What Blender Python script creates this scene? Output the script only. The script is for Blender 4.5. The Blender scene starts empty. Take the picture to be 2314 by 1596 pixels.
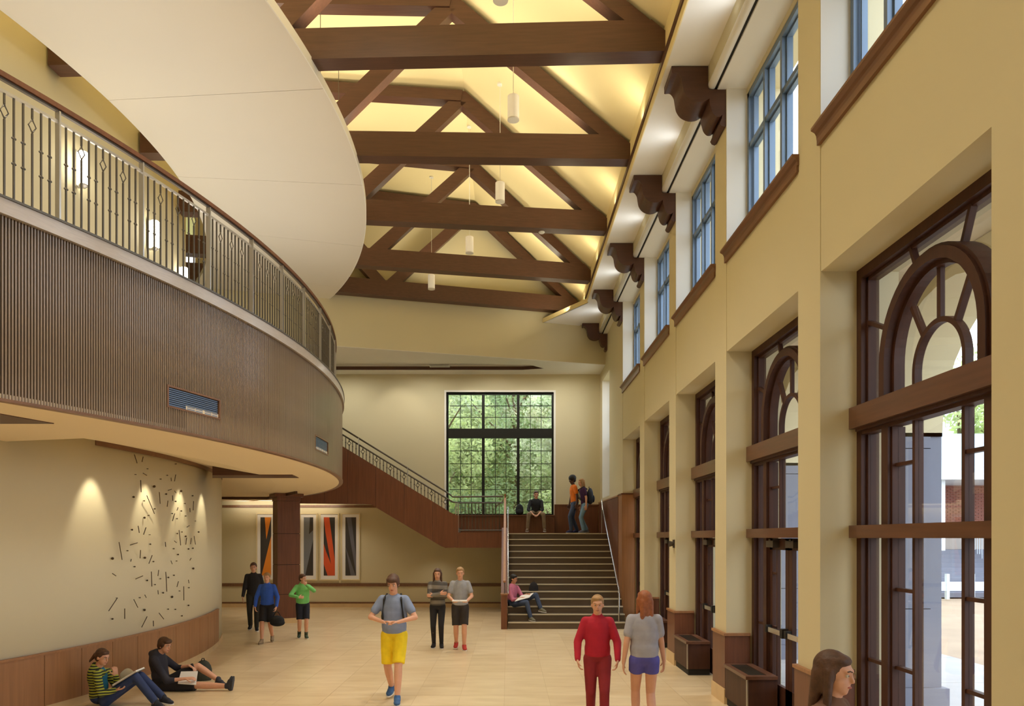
import bpy, bmesh, math, random
from mathutils import Vector, Matrix, Quaternion
random.seed(7)
R = math.radians
scn = bpy.context.scene
COL = scn.collection

# ---------------------------------------------------------------- camera
F, CX, HY, HC = 1700.0, 1148.0, 1215.0, 2.2
cam_d = bpy.data.cameras.new('camera'); cam = bpy.data.objects.new('camera', cam_d); COL.objects.link(cam)
cam.location = (0, 0, HC); cam.rotation_euler = (R(90), 0, 0)
cam_d.sensor_width = 36; cam_d.lens = F/2314*36
cam_d.shift_x = (1157-CX)/2314; cam_d.shift_y = (HY-798)/2314
cam_d.clip_end = 300
scn.camera = cam

# ---------------------------------------------------------------- world, exposure
scn.view_settings.view_transform = 'Standard'; scn.view_settings.look = 'None'
scn.view_settings.exposure = -0.12; scn.view_settings.gamma = 1.0; scn.view_settings.use_curve_mapping = False
w = bpy.data.worlds.new('overcast_sky'); scn.world = w; w.use_nodes = True
bg = w.node_tree.nodes['Background']
bg.inputs[0].default_value = (0.86, 0.93, 1.0, 1); bg.inputs[1].default_value = 4.6
scn.cycles.use_denoising = True
scn.cycles.max_bounces = 10; scn.cycles.diffuse_bounces = 6; scn.cycles.transparent_max_bounces = 24
scn.cycles.caustics_reflective = False; scn.cycles.caustics_refractive = False
scn.cycles.sample_clamp_indirect = 6.0

WARM = (1.0, 0.90, 0.76)
def area(name, loc, direction, sx, sy, power, color=WARM, spread=180):
    l = bpy.data.lights.new(name, 'AREA'); l.shape = 'RECTANGLE'; l.size = sx; l.size_y = sy
    l.energy = power; l.color = color; l.spread = R(spread)
    o = bpy.data.objects.new(name, l); COL.objects.link(o); o.location = loc
    o.rotation_euler = Vector(direction).to_track_quat('-Z', 'Y').to_euler()
    return o
def spot(name, loc, direction, power, angle=60, blend=0.6, color=WARM, size=0.05):
    l = bpy.data.lights.new(name, 'SPOT'); l.energy = power; l.spot_size = R(angle); l.spot_blend = blend
    l.color = color; l.shadow_soft_size = size
    o = bpy.data.objects.new(name, l); COL.objects.link(o); o.location = loc
    o.rotation_euler = Vector(direction).to_track_quat('-Z', 'Y').to_euler()
    return o
# cove lamps lying on the cornice, washing the vaulted roof
for k in range(-2, 5):
    area('cove_light', (1.9, 8.72+3*k, 8.62), (-0.62, 0, 1), 0.12, 2.3, 26, (1.0, 0.87, 0.60), 170)
    # cool unseen strip lights added to brighten the white cornice soffit
    area('cornice_fill', (2.63, 8.72+3*k, 8.25), (-1, 0, 0.55), 0.10, 2.5, 8, (0.92, 0.96, 1.0), 170)
# unseen fill lights added above the suspended ring to wash the flat roof
for a in (-22, -12, -2, 8, 18):
    rr = 14.2
    area('ring_top_fill', (-18.3+rr*math.cos(R(a)), 12.1+rr*math.sin(R(a)), 8.85), (0.15, 0, 1), 0.6, 1.6, 60, (1.0, 0.88, 0.68), 170)
# upward area lights added at truss height to even out the roof brightness
for (x, y) in ((0.2, 10.16), (-1.8, 10.24), (0.2, 13.1), (-1.8, 13.12), (0.2, 16.3), (-1.6, 16.5), (0.2, 19.55), (-1.6, 19.95), (0.2, 7.2), (-1.8, 7.2), (0.2, 4.2), (-1.8, 4.2)):
    area('roof_fill', (x, y, 9.16), (0, 0, 1), 1.6, 0.2, 24, (1.0, 0.90, 0.66), 170)
# large unseen area lights added below the flat roof to brighten the hall
for (x, y) in ((-3.0, 1.5), (-5.5, 1.5), (-2.5, 5.5)):
    area('hall_fill', (x, y, 11.3), (0, 0.1, -1), 1.2, 1.2, 110, (1.0, 0.93, 0.82), 120)
# hidden fill added over the balcony floor to lift the ring's underside
for a in (-30, -22, -14, -6, 2, 10, 18):
    area('ring_fill', (-18.3+13.6*math.cos(R(a)), 12.1+13.6*math.sin(R(a)), 5.05), (0.08, 0, 1), 0.5, 1.2, 16, (1.0, 0.96, 0.90), 150)
# wall washers recessed in the balcony soffit
for px, pw in ((205, 26), (328, 26), (405, 26), (455, 26), (40, 14)):
    pass
# daylight portals in the window openings
def portal(loc, direction, sx, sy):
    o = area('window_daylight', loc, direction, sx, sy, 1, (1, 1, 1)); o.data.cycles.is_portal = True
for k in range(-2, 5):
    portal((3.62, 5.735+3*k, 7.08), (-1, 0, 0), 2.0, 2.4)
    portal((3.62, 5.735+3*k, 2.35), (-1, 0, 0), 4.5, 2.4)
portal((-0.22, 24.3, 4.8), (0, -1, 0), 3.3, 3.9)
portal((3.62, 22.3, 5.2), (-1, 0, 0), 3.6, 1.6)
for x in (-5.0, -2.6, -0.4, 1.6):
    area('alcove_fill', (x, 22.45, 7.26), (0, 0.1, -1), 0.6, 0.3, 24, (1.0, 0.95, 0.84), 170)  # no fixtures here: fill light added to lift the dim alcove

# ---------------------------------------------------------------- materials
def mat(name, c, rough=0.6, metal=0.0, spec=0.5, var=0.06, scale=2.0, bump=0.0, bscale=60.0, emit=None, es=0.0, stretch=(1,1,1), coat=0.0):
    m = bpy.data.materials.new(name); m.use_nodes = True; nt = m.node_tree; b = nt.nodes['Principled BSDF']
    b.inputs['Roughness'].default_value = rough; b.inputs['Metallic'].default_value = metal
    b.inputs['Specular IOR Level'].default_value = spec
    if coat: b.inputs['Coat Weight'].default_value = coat; b.inputs['Coat Roughness'].default_value = 0.15
    tc = nt.nodes.new('ShaderNodeTexCoord'); mp = nt.nodes.new('ShaderNodeMapping')
    mp.inputs['Scale'].default_value = stretch
    nt.links.new(tc.outputs['Object'], mp.inputs['Vector'])
    n = nt.nodes.new('ShaderNodeTexNoise'); n.inputs['Scale'].default_value = scale; n.inputs['Detail'].default_value = 4
    nt.links.new(mp.outputs[0], n.inputs['Vector'])
    r = nt.nodes.new('ShaderNodeValToRGB'); r.color_ramp.elements[0].position = 0.3; r.color_ramp.elements[1].position = 0.7
    r.color_ramp.elements[0].color = tuple(v*(1-var) for v in c)+(1,); r.color_ramp.elements[1].color = tuple(min(1, v*(1+var)) for v in c)+(1,)
    nt.links.new(n.outputs['Fac'], r.inputs['Fac']); nt.links.new(r.outputs[0], b.inputs['Base Color'])
    if bump:
        n2 = nt.nodes.new('ShaderNodeTexNoise'); n2.inputs['Scale'].default_value = bscale; nt.links.new(mp.outputs[0], n2.inputs['Vector'])
        bp = nt.nodes.new('ShaderNodeBump'); bp.inputs['Strength'].default_value = bump; bp.inputs['Distance'].default_value = 0.01
        nt.links.new(n2.outputs['Fac'], bp.inputs['Height']); nt.links.new(bp.outputs[0], b.inputs['Normal'])
    if emit: b.inputs['Emission Color'].default_value = emit+(1,); b.inputs['Emission Strength'].default_value = es
    return m
def srgb(r, g, b):
    f = lambda v: (v/255/12.92) if v/255 <= 0.04045 else ((v/255+0.055)/1.055)**2.4
    return (f(r), f(g), f(b))
M = {}
M['wall'] = mat('cream_wall_paint', srgb(210, 200, 164), 0.75, var=0.015, scale=0.7, bump=0.02, bscale=200)
M['wall_pale'] = mat('pale_curved_wall_paint', srgb(218, 210, 180), 0.75, var=0.015, scale=0.7)
M['roof'] = mat('cream_roof_plaster', srgb(238, 222, 170), 0.8, var=0.01, scale=0.5)
M['cloud'] = mat('white_ceiling_panel', srgb(226, 221, 210), 0.75, var=0.01, scale=0.5)
M['soffit'] = mat('beige_soffit_plaster', srgb(238, 222, 192), 0.8, var=0.01, scale=0.5)
M['white'] = mat('white_plaster', srgb(236, 234, 226), 0.7, var=0.01)
M['acoustic'] = mat('acoustic_tile', srgb(205, 200, 182), 0.9, var=0.03, scale=30)
M['truss'] = mat('dark_truss_wood', srgb(84, 54, 40), 0.42, var=0.16, scale=2.2, stretch=(1, 12, 14), bump=0.03, bscale=8)
M['woodv'] = mat('brown_veneer_vertical', srgb(112, 68, 44), 0.38, var=0.16, scale=2.0, stretch=(14, 14, 0.8))
M['woodl'] = mat('light_brown_veneer', srgb(160, 114, 76), 0.4, var=0.12, scale=2.0, stretch=(10, 10, 0.7))
M['woodd'] = mat('dark_door_wood', srgb(72, 44, 33), 0.5, spec=0.3, var=0.16, scale=2.0, stretch=(10, 10, 0.8))
M['woodh'] = mat('brown_beam_wood', srgb(102, 68, 50), 0.36, var=0.14, scale=2.0, stretch=(12, 0.8, 12), coat=0.2)
M['trim'] = mat('wood_trim', srgb(122, 86, 60), 0.38, var=0.15, scale=2.0, stretch=(10, 1, 10))
M['slat'] = mat('slat_wood', srgb(140, 120, 100), 0.28, var=0.14, scale=3.0, stretch=(8, 8, 0.8), coat=0.3)
M['slatback'] = mat('dark_slat_backing', srgb(26, 14, 10), 0.7)
M['cap'] = mat('balcony_cap_wood', srgb(186, 176, 168), 0.3, var=0.08, scale=4.0, coat=0.5, stretch=(2, 2, 20))
M['metal'] = mat('brushed_metal', srgb(196, 194, 190), 0.32, 0.85, var=0.03)
M['iron'] = mat('dark_bronze_metal', srgb(104, 98, 90), 0.4, 0.8, var=0.05)
M['rail'] = mat('dark_stair_rail_metal', srgb(84, 76, 64), 0.45, 0.5, var=0.05)
M['steel'] = mat('stainless_steel', srgb(205, 205, 205), 0.22, 1.0, var=0.02)
M['blue'] = mat('blue_grey_window_metal', srgb(112, 132, 156), 0.4, 0.3, var=0.04)
M['black'] = mat('black_window_metal', srgb(34, 36, 34), 0.45, 0.3, var=0.05)
M['stone'] = mat('cream_stone', srgb(214, 186, 140), 0.4, var=0.06, scale=5)
M['step'] = mat('brown_stair_stone', srgb(96, 80, 62), 0.5, var=0.05, scale=6)
M['nosing'] = mat('pale_nosing', srgb(200, 190, 166), 0.5)
M['grout'] = mat('floor_grout', srgb(206, 186, 150), 0.7)
M['grille'] = mat('grille_metal', srgb(120, 140, 170), 0.35, 0.7)
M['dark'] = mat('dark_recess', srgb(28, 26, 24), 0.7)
M['lampglow'] = mat('pendant_shade', srgb(240, 232, 210), 0.5, emit=(1.0, 0.92, 0.76), es=0.22)
M['sconce'] = mat('sconce_glass', srgb(250, 245, 230), 0.4, emit=(1.0, 0.93, 0.76), es=14.0)
M['bulb'] = mat('downlight_lens', srgb(250, 245, 230), 0.4, emit=(1.0, 0.93, 0.76), es=3.0)
M['plastic'] = mat('white_plastic', srgb(226, 224, 214), 0.5)
M['frame_cream'] = mat('cream_picture_frame', srgb(222, 208, 168), 0.5)
M['paper'] = mat('white_paper', srgb(236, 234, 230), 0.7, var=0.01)

def tile_mat():
    m = bpy.data.materials.new('limestone_floor_tile'); m.use_nodes = True; nt = m.node_tree; b = nt.nodes['Principled BSDF']
    oi = nt.nodes.new('ShaderNodeObjectInfo'); geo = nt.nodes.new('ShaderNodeNewGeometry')
    n = nt.nodes.new('ShaderNodeTexNoise'); n.inputs['Scale'].default_value = 1.6; n.inputs['Detail'].default_value = 6
    mp = nt.nodes.new('ShaderNodeMapping'); mp.inputs['Scale'].default_value = (1, 3, 1)
    nt.links.new(geo.outputs['Position'], mp.inputs[0]); nt.links.new(mp.outputs[0], n.inputs['Vector'])
    add = nt.nodes.new('ShaderNodeMath'); add.operation = 'MULTIPLY_ADD'; add.inputs[1].default_value = 0.22; 
    nt.links.new(oi.outputs['Random'], add.inputs[0]); nt.links.new(n.outputs['Fac'], add.inputs[2])
    r = nt.nodes.new('ShaderNodeValToRGB'); e = r.color_ramp.elements
    e[0].position = 0.35; e[0].color = srgb(212, 188, 148)+(1,); e[1].position = 0.85; e[1].color = srgb(234, 214, 178)+(1,)
    nt.links.new(add.outputs[0], r.inputs[0]); nt.links.new(r.outputs[0], b.inputs['Base Color'])
    b.inputs['Roughness'].default_value = 0.28
    n2 = nt.nodes.new('ShaderNodeTexNoise'); n2.inputs['Scale'].default_value = 4; nt.links.new(geo.outputs['Position'], n2.inputs['Vector'])
    bp = nt.nodes.new('ShaderNodeBump'); bp.inputs['Strength'].default_value = 0.06; nt.links.new(n2.outputs[0], bp.inputs['Height']); nt.links.new(bp.outputs[0], b.inputs['Normal'])
    return m
M['tile'] = tile_mat()
def glass_mat(name, tint=(0.96, 0.98, 1.0), refl=0.09):
    m = bpy.data.materials.new(name); m.use_nodes = True; nt = m.node_tree; nt.nodes.clear()
    o = nt.nodes.new('ShaderNodeOutputMaterial'); mix = nt.nodes.new('ShaderNodeMixShader')
    t = nt.nodes.new('ShaderNodeBsdfTransparent'); t.inputs[0].default_value = tint+(1,)
    g = nt.nodes.new('ShaderNodeBsdfGlossy'); g.inputs['Roughness'].default_value = 0.02; g.inputs[0].default_value = (1, 1, 1, 1)
    mix.inputs[0].default_value = refl
    nt.links.new(t.outputs[0], mix.inputs[1]); nt.links.new(g.outputs[0], mix.inputs[2]); nt.links.new(mix.outputs[0], o.inputs[0])
    return m
M['glass'] = glass_mat('window_glass')
def leaf_mat(name, c):
    m = bpy.data.materials.new(name); m.use_nodes = True; nt = m.node_tree; nt.nodes.clear()
    o = nt.nodes.new('ShaderNodeOutputMaterial'); mix = nt.nodes.new('ShaderNodeMixShader'); mix.inputs[0].default_value = 0.45
    d = nt.nodes.new('ShaderNodeBsdfDiffuse'); t = nt.nodes.new('ShaderNodeBsdfTranslucent')
    geo = nt.nodes.new('ShaderNodeNewGeometry'); n = nt.nodes.new('ShaderNodeTexNoise'); n.inputs['Scale'].default_value = 1.3
    nt.links.new(geo.outputs['Position'], n.inputs['Vector'])
    r = nt.nodes.new('ShaderNodeValToRGB'); e = r.color_ramp.elements
    e[0].position = 0.35; e[0].color = tuple(v*0.6 for v in c)+(1,); e[1].position = 0.65; e[1].color = tuple(min(1, v*1.35) for v in c)+(1,)
    nt.links.new(n.outputs[0], r.inputs[0]); nt.links.new(r.outputs[0], d.inputs[0]); nt.links.new(r.outputs[0], t.inputs[0])
    nt.links.new(d.outputs[0], mix.inputs[1]); nt.links.new(t.outputs[0], mix.inputs[2]); nt.links.new(mix.outputs[0], o.inputs[0])
    return m

# ---------------------------------------------------------------- mesh helpers
def loc_of(p):
    v = Vector((0, 0, 0))
    while p is not None:
        v = v + p.location; p = p.parent
    return v
class MB:
    def __init__(s): s.v = []; s.f = []
    def add(s, vs, fs):
        n = len(s.v); s.v += [tuple(v) for v in vs]; s.f += [tuple(n+i for i in f) for f in fs]; return s
    def box(s, x0, x1, y0, y1, z0, z1):
        if x0 > x1: x0, x1 = x1, x0
        if y0 > y1: y0, y1 = y1, y0
        if z0 > z1: z0, z1 = z1, z0
        return s.add([(x0,y0,z0),(x1,y0,z0),(x1,y1,z0),(x0,y1,z0),(x0,y0,z1),(x1,y0,z1),(x1,y1,z1),(x0,y1,z1)],
            [(0,3,2,1),(4,5,6,7),(0,1,5,4),(1,2,6,5),(2,3,7,6),(3,0,4,7)])
    def prism(s, pts, a, b, axis):
        # polygon pts in the two other axes, extruded along axis from a to b
        n = len(pts)
        def mk(p, t): return {'x': (t, p[0], p[1]), 'y': (p[0], t, p[1]), 'z': (p[0], p[1], t)}[axis]
        vs = [mk(p, a) for p in pts]+[mk(p, b) for p in pts]
        return s.add(vs, [tuple(range(n))[::-1], tuple(range(n, 2*n))]+[(i, (i+1) % n, n+(i+1) % n, n+i) for i in range(n)])
    def tube(s, pts, r, n=8, closed=False):
        pts = [Vector(p) for p in pts]; rings = []; rs = r if isinstance(r, (list, tuple)) else [r]*len(pts)
        up = Vector((0, 0, 1))
        for i, p in enumerate(pts):
            if closed: d = pts[(i+1) % len(pts)]-pts[i-1]
            else: d = pts[min(i+1, len(pts)-1)]-pts[max(i-1, 0)]
            d.normalize()
            u = up if abs(d.z) < 0.95 else Vector((1, 0, 0))
            a = d.cross(u).normalized(); b = a.cross(d).normalized()
            rings.append([p+(a*math.cos(2*math.pi*k/n)+b*math.sin(2*math.pi*k/n))*rs[i] for k in range(n)])
        vs = [v for q in rings for v in q]; m = len(rings); fs = []
        for i in range(m if closed else m-1):
            j = (i+1) % m
            for k in range(n): fs.append((i*n+k, i*n+(k+1) % n, j*n+(k+1) % n, j*n+k))
        if not closed: fs += [tuple(range(n))[::-1], tuple(range((m-1)*n, m*n))]
        return s.add(vs, fs)
    def bar(s, p0, p1, w, h):
        p0, p1 = Vector(p0), Vector(p1); d = (p1-p0).normalized(); up = Vector((0, 0, 1)) if abs(d.z) < 0.95 else Vector((1, 0, 0))
        a = d.cross(up).normalized()*w/2; b = a.cross(d).normalized()*h/2
        vs = [p0-a-b, p0+a-b, p0+a+b, p0-a+b, p1-a-b, p1+a-b, p1+a+b, p1-a+b]
        return s.add(vs, [(0,1,2,3),(7,6,5,4),(4,5,1,0),(5,6,2,1),(6,7,3,2),(7,4,0,3)])
    def lathe(s, prof, c=(0,0,0), n=24):
        vs = []; m = len(prof)
        for (r_, z_) in prof:
            for k in range(n): vs.append((c[0]+r_*math.cos(2*math.pi*k/n), c[1]+r_*math.sin(2*math.pi*k/n), c[2]+z_))
        fs = []
        for i in range(m-1):
            for k in range(n): fs.append((i*n+k, i*n+(k+1) % n, (i+1)*n+(k+1) % n, (i+1)*n+k))
        fs += [tuple(range(n))[::-1], tuple(range((m-1)*n, m*n))]
        return s.add(vs, fs)
    def sphere(s, c, rx, ry=None, rz=None, n=10, mt=None):
        ry = ry or rx; rz = rz or rx; vs = []; m = n//2+1
        for i in range(m+1):
            t = math.pi*i/m
            for k in range(n):
                p = Vector((rx*math.sin(t)*math.cos(2*math.pi*k/n), ry*math.sin(t)*math.sin(2*math.pi*k/n), rz*math.cos(t)))
                if mt is not None: p = mt @ p
                vs.append(p+Vector(c))
        fs = [(i*n+k, (i+1)*n+k, (i+1)*n+(k+1) % n, i*n+(k+1) % n) for i in range(m) for k in range(n)]
        return s.add(vs, fs)
    def arcband(s, c, r0, r1, z0, z1, a0, a1, n=64, z0b=None):
        # annular solid between radii and angles (degrees); z0b = bottom height at the inner radius
        z0b = z0 if z0b is None else z0b
        vs = []
        for i in range(n+1):
            a = R(a0+(a1-a0)*i/n); ca, sa = math.cos(a), math.sin(a)
            vs += [(c[0]+r0*ca, c[1]+r0*sa, z0b), (c[0]+r1*ca, c[1]+r1*sa, z0), (c[0]+r1*ca, c[1]+r1*sa, z1), (c[0]+r0*ca, c[1]+r0*sa, z1)]
        fs = []
        for i in range(n):
            q = 4*i
            for k in range(4): fs.append((q+k, q+(k+1) % 4, q+4+(k+1) % 4, q+4+k))
        fs += [(3, 2, 1, 0), (4*n, 4*n+1, 4*n+2, 4*n+3)]
        return s.add(vs, fs)
    def build(s, name, m, parent=None, smooth=False, local=False, **props):
        me = bpy.data.meshes.new(name)
        off = Vector((0, 0, 0)) if local or parent is None else loc_of(parent)
        me.from_pydata([tuple(Vector(v)-off) for v in s.v], [], s.f); me.materials.append(m)
        bm = bmesh.new(); bm.from_mesh(me); bmesh.ops.recalc_face_normals(bm, faces=bm.faces); bm.to_mesh(me); bm.free()
        if smooth:
            for p in me.polygons: p.use_smooth = True
        o = bpy.data.objects.new(name, me); COL.objects.link(o)
        if parent is not None: o.parent = parent
        for k, v in props.items(): o[k] = v
        return o
def empty(name, loc=(0, 0, 0), label=None, category=None, group=None, kind=None):
    o = bpy.data.objects.new(name, None); COL.objects.link(o); o.location = loc; o.empty_display_size = 0.1
    return tag(o, label, category, group, kind)
def tag(o, label=None, category=None, group=None, kind=None):
    if label: o['label'] = label
    if category: o['category'] = category
    if group: o['group'] = group
    if kind: o['kind'] = kind
    return o
def inst(src, parent, loc=(0, 0, 0), rot=(0, 0, 0), scale=(1, 1, 1), name=None):
    o = src.copy(); COL.objects.link(o); o.parent = parent; o.location = loc; o.rotation_euler = rot; o.scale = scale
    if name: o.name = name
    return o
def copy_tree(o, parent=None):
    c = o.copy(); COL.objects.link(c); c.parent = parent
    for ch in list(o.children): copy_tree(ch, c)
    return c
def W(px, py, D): return Vector(((px-CX)*D/F, D, HC+(HY-py)*D/F))
C0 = (-18.3, 12.1)
def Don(px, r):
    a = (px-CX)/F; A = a*a+1; B = -2*(a*C0[0]+C0[1]); c = C0[0]**2+C0[1]**2-r*r
    return (-B-math.sqrt(max(0, B*B-4*A*c)))/2/A
def ang_of(px, r):
    D = Don(px, r); return math.degrees(math.atan2(D-C0[1], (px-CX)*D/F-C0[0]))
def PR(r, a, z): return (C0[0]+r*math.cos(R(a)), C0[1]+r*math.sin(R(a)), z)

XW = 2.9; YB = 23.7
FAR = [6.97+3*k for k in range(-3, 6)]       # far edges of the window bays
BW = 2.47

# ================================================================ SETTING
# floor
fl = MB().box(-20, 3.6, -7, YB+0.3, -0.3, -0.004).build('floor', M['grout'], kind='structure')
ts = 0.61
tile0 = None; rest = MB()
cells = []
for i in range(-40, 8):
    for j in range(-12, 41):
        x0 = -0.05+i*ts; y0 = 0.1+j*ts
        if x0+ts < -18 or x0 > 3.3 or y0+ts > YB+0.25 or y0 < -6.8: continue
        rr = math.hypot(x0+ts/2-C0[0], y0+ts/2-C0[1])
        if rr < 12.3 and abs(y0-12) < 13: continue
        D = y0+ts/2; vis = D > 9.2 and rr > 12.5 and x0 > -9.5 and not (x0+ts > 0.1 and D > 18.2)
        if abs(x0/D*F+CX-1157) > 1250: vis = False
        cells.append((0 if vis else 1, D, x0, y0))
cells.sort()
n = 0
for v, D, x0, y0 in cells:
    if v == 0 and n < 300:
        if tile0 is None:
            tile0 = MB().box(0, ts-0.0035, 0, ts-0.0035, -0.006, 0.0).build('floor_tile', M['tile'], fl, local=True); t = tile0
            t.location = (x0, y0, 0)
        else: t = inst(tile0, fl, (x0, y0, 0))
        n += 1
    else: rest.box(x0, x0+ts-0.0035, y0, y0+ts-0.0035, -0.006, 0.0)
rest.build('floor_tiles', M['tile'], fl, kind='stuff')

# right wall with its two rows of openings
wr = MB(); Z1, Z2, Z3 = 4.665, 6.01, 8.15
XO = 3.62
for k in range(-2, 5):
    far = 6.97+3*k; near = far-BW
    wr.box(XW, XO, near, far, Z1, Z2)                      # panel between the openings
    wr.box(XW-0.008, XO, far, far+3-BW, -0.0, Z3)          # pier
wr.box(XW-0.008, XO, -7, 6.97-6-BW, 0, Z3)
wr.box(XW, XO, 19.5, 21.5, 0, Z3); wr.box(XW, XO, 21.5, 23.1, 0, 3.4); wr.box(XW, XO, 21.5, 23.1, 7.0, Z3); wr.box(XW, XO, 23.1, 24.2, 0, Z3)
wr.box(2.9, XO, -7, 24.2, Z3, 8.9)
wall_right = wr.build('wall_right', M['wall'], kind='structure')
# wainscot, cap and stone plinth around each pier
for k in range(-1, 5):
    a = 6.97+3*k; b = a+3-BW
    m = MB().prism([(XW-0.035, a-0.03), (3.2, a-0.03), (3.2, a), (XW-0.008, a), (XW-0.008, b), (3.2, b), (3.2, b+0.03), (XW-0.035, b+0.03)], 0.2, 0.9 if k < 4 else 3.28, 'z')
    m.build('pier_wainscot', M['woodv'] if k < 4 else M['woodl'], wall_right)
    zt = 0.9 if k < 4 else 3.28
    c = MB().prism([(XW-0.05, a-0.045), (3.2, a-0.045), (3.2, a), (XW-0.008, a), (XW-0.008, b), (3.2, b), (3.2, b+0.045), (XW-0.05, b+0.045)], zt, zt+0.035, 'z')
    c.build('wainscot_cap', M['woodl'] if k < 4 else M['woodv'], wall_right)
    MB().prism([(XW-0.05, a-0.05), (3.2, a-0.05), (3.2, a), (XW-0.008, a), (XW-0.008, b), (3.2, b), (3.2, b+0.05), (XW-0.05, b+0.05)], 0.0, 0.2, 'z').build('stone_plinth', M['stone'], wall_right)
# wood wainscot on the wall beside the stairs
for i in range(4):
    y0 = 19.56+i*1.03
    MB().box(2.855, 2.9, y0, y0+1.024, 0.0, 3.26).build('wainscot_panel', M['woodv'], wall_right)
MB().box(2.84, 2.9, 19.56, 23.66, 3.26, 3.30).build('wainscot_cap', M['woodl'], wall_right)

# cornice with cream fascia, white soffit, round moulding and groove
cn = MB().prism([(2.10, 8.46), (2.66, 8.46), (2.66, 8.53), (2.13, 8.53), (2.13, 8.56), (2.10, 8.56)], -7, 22.3, 'y')
trim1 = cn.build('trim_1', M['white'], kind='structure')
MB().prism([(2.09, 8.455), (2.105, 8.455), (2.105, 8.60), (2.09, 8.60)], -7, 21.0, 'y').build('fascia', M['roof'], trim1)
MB().prism([(2.66, 8.20), (2.72, 8.20), (2.72, 8.53), (2.66, 8.53)], -7, 22.4, 'y').build('cornice_step', M['wall'], trim1)
MB().prism([(2.66+0.05+0.055*math.cos(R(t)), 8.21+0.055*math.sin(R(t))) for t in range(90, 450, 24)], -7, 22.4, 'y').build('round_moulding', M['white'], trim1, smooth=True)
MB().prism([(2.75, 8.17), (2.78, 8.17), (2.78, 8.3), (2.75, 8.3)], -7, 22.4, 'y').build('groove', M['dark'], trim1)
MB().prism([(2.78, 8.145), (3.2, 8.145), (3.2, 8.149), (2.9, 8.149), (2.9, 8.3), (2.78, 8.3)], -7, 22.4, 'y').build('soffit_board', M['white'], trim1)
# triangular soffit piece where the cornice meets the alcove header
MB().prism([(2.12, 19.97), (1.02, 21.83), (2.12, 22.18)], 8.44, 8.50, 'z').build('soffit_corner', M['white'], trim1)
MB().prism([(2.12, 19.95), (1.00, 21.83), (1.03, 21.85), (2.12, 20.03)], 8.44, 8.56, 'z').build('corner_fascia', M['roof'], trim1)
trim2 = MB().box(2.07, 2.10, -7, 21.3, 8.58, 8.66).build('trim_2', M['truss'], kind='structure')

# vaulted roof
roof = MB().prism([(2.10, 8.60), (2.10, 9.04), (-0.92, 11.58), (-19, 11.58), (-19, 11.9), (-0.80, 11.9), (3.62, 8.9), (3.62, 8.6)], -7, 24.2, 'y')
ceiling = roof.build('ceiling', M['roof'], kind='structure')

# stair alcove: header wall, lower ceiling with a coffer
def hdr(x): return 22.4+(x-2.9)*0.2914
wall_header = MB().prism([(2.9, hdr(2.9)), (-8.0, hdr(-8.0)), (-8.0, hdr(-8.0)+0.25), (2.9, hdr(2.9)+0.25)], 7.35, 11.6, 'z').build('wall_header', M['wall'], kind='structure')
ac = MB()
ac.prism([(2.9, hdr(2.9)+0.003), (-8.6, hdr(-8.6)+0.003), (-8.6, 21.6), (0.66, 22.4), (1.1, 22.9), (2.9, 22.9)], 7.34, 7.349, 'z')
ac.prism([(2.9, 22.9), (1.1, 22.9), (0.45, 23.1), (-8.6, 23.1), (-8.6, YB), (2.9, YB)], 7.34, 7.5, 'z')
ac.prism([(2.9, hdr(2.9)+0.26), (-8.6, hdr(-8.6)+0.26), (-8.6, YB), (2.9, YB)], 7.5, 7.7, 'z')
alc = ac.build('ceiling.001', M['white'], kind='structure')
ed = MB(); ed.bar((-8.6, 23.09, 7.40), (0.45, 23.09, 7.40), 0.02, 0.10); ed.bar((0.45, 23.09, 7.40), (1.1, 22.9, 7.40), 0.02, 0.10)
ed.build('coffer_trim', M['truss'], alc)
vent_o = MB(); vent_o.box(-2.35, -1.75, 22.35, 22.65, 7.325, 7.34)
for i in range(6): vent_o.box(-2.32, -1.78, 22.37+i*0.045, 22.39+i*0.045, 7.315, 7.325)
tag(vent_o.build('ceiling_vent', M['metal']), 'square air vent in the white ceiling over the stair landing', 'vent')
for x in (-3.4, -1.2, 0.6):
    spot('alcove_wall_washer', (x, 22.6, 7.28), (0, 0.75, -1), 22, 80, 0.7)

# back wall with the opening of the big window
wx0, wx1, wz0, wz1 = -1.945, 1.44, 2.90, 6.78
bw = MB()
bw.box(-20, wx0, YB, YB+0.3, 0, 7.7); bw.box(wx1, 3.7, YB, YB+0.3, 0, 7.7); bw.box(wx0, wx1, YB, YB+0.3, 0, wz0); bw.box(wx0, wx1, YB, YB+0.3, wz1, 7.7)
wall_back = bw.build('wall_back', M['wall'], kind='structure')
MB().box(-9, -0.2, YB-0.03, YB, 0.66, 0.76).build('chair_rail', M['trim'], wall_back)
MB().box(-9, -3.9, YB-0.02, YB, 3.14, 3.22).build('crown_trim', M['trim'], wall_back)
bb = MB().box(-9, -0.2, YB-0.025, YB, 0.0, 0.12).build('baseboard_back', M['stone'], kind='structure')
MB().box(-9, -0.2, YB-0.03, YB, 0.12, 0.17).build('base_cap', M['trim'], bb)
MB().box(-20, -19.5, -7, YB, 0, 11.6).build('wall_side', M['wall'], kind='structure')
MB().box(-20, 3.7, -7.3, -7, 0, 11.9).build('wall_front', M['wall'], kind='structure')
# wood wainscot on the back wall of the landing
for x0, x1 in ((1.46, 2.16), (2.17, 2.84)):
    MB().box(x0, x1, YB-0.03, YB, 2.32, 3.20).build('wainscot_panel', M['woodv'], wall_back)
MB().box(1.46, 2.86, YB-0.045, YB, 3.20, 3.24).build('wainscot_cap', M['woodv'], wall_back)

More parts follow.
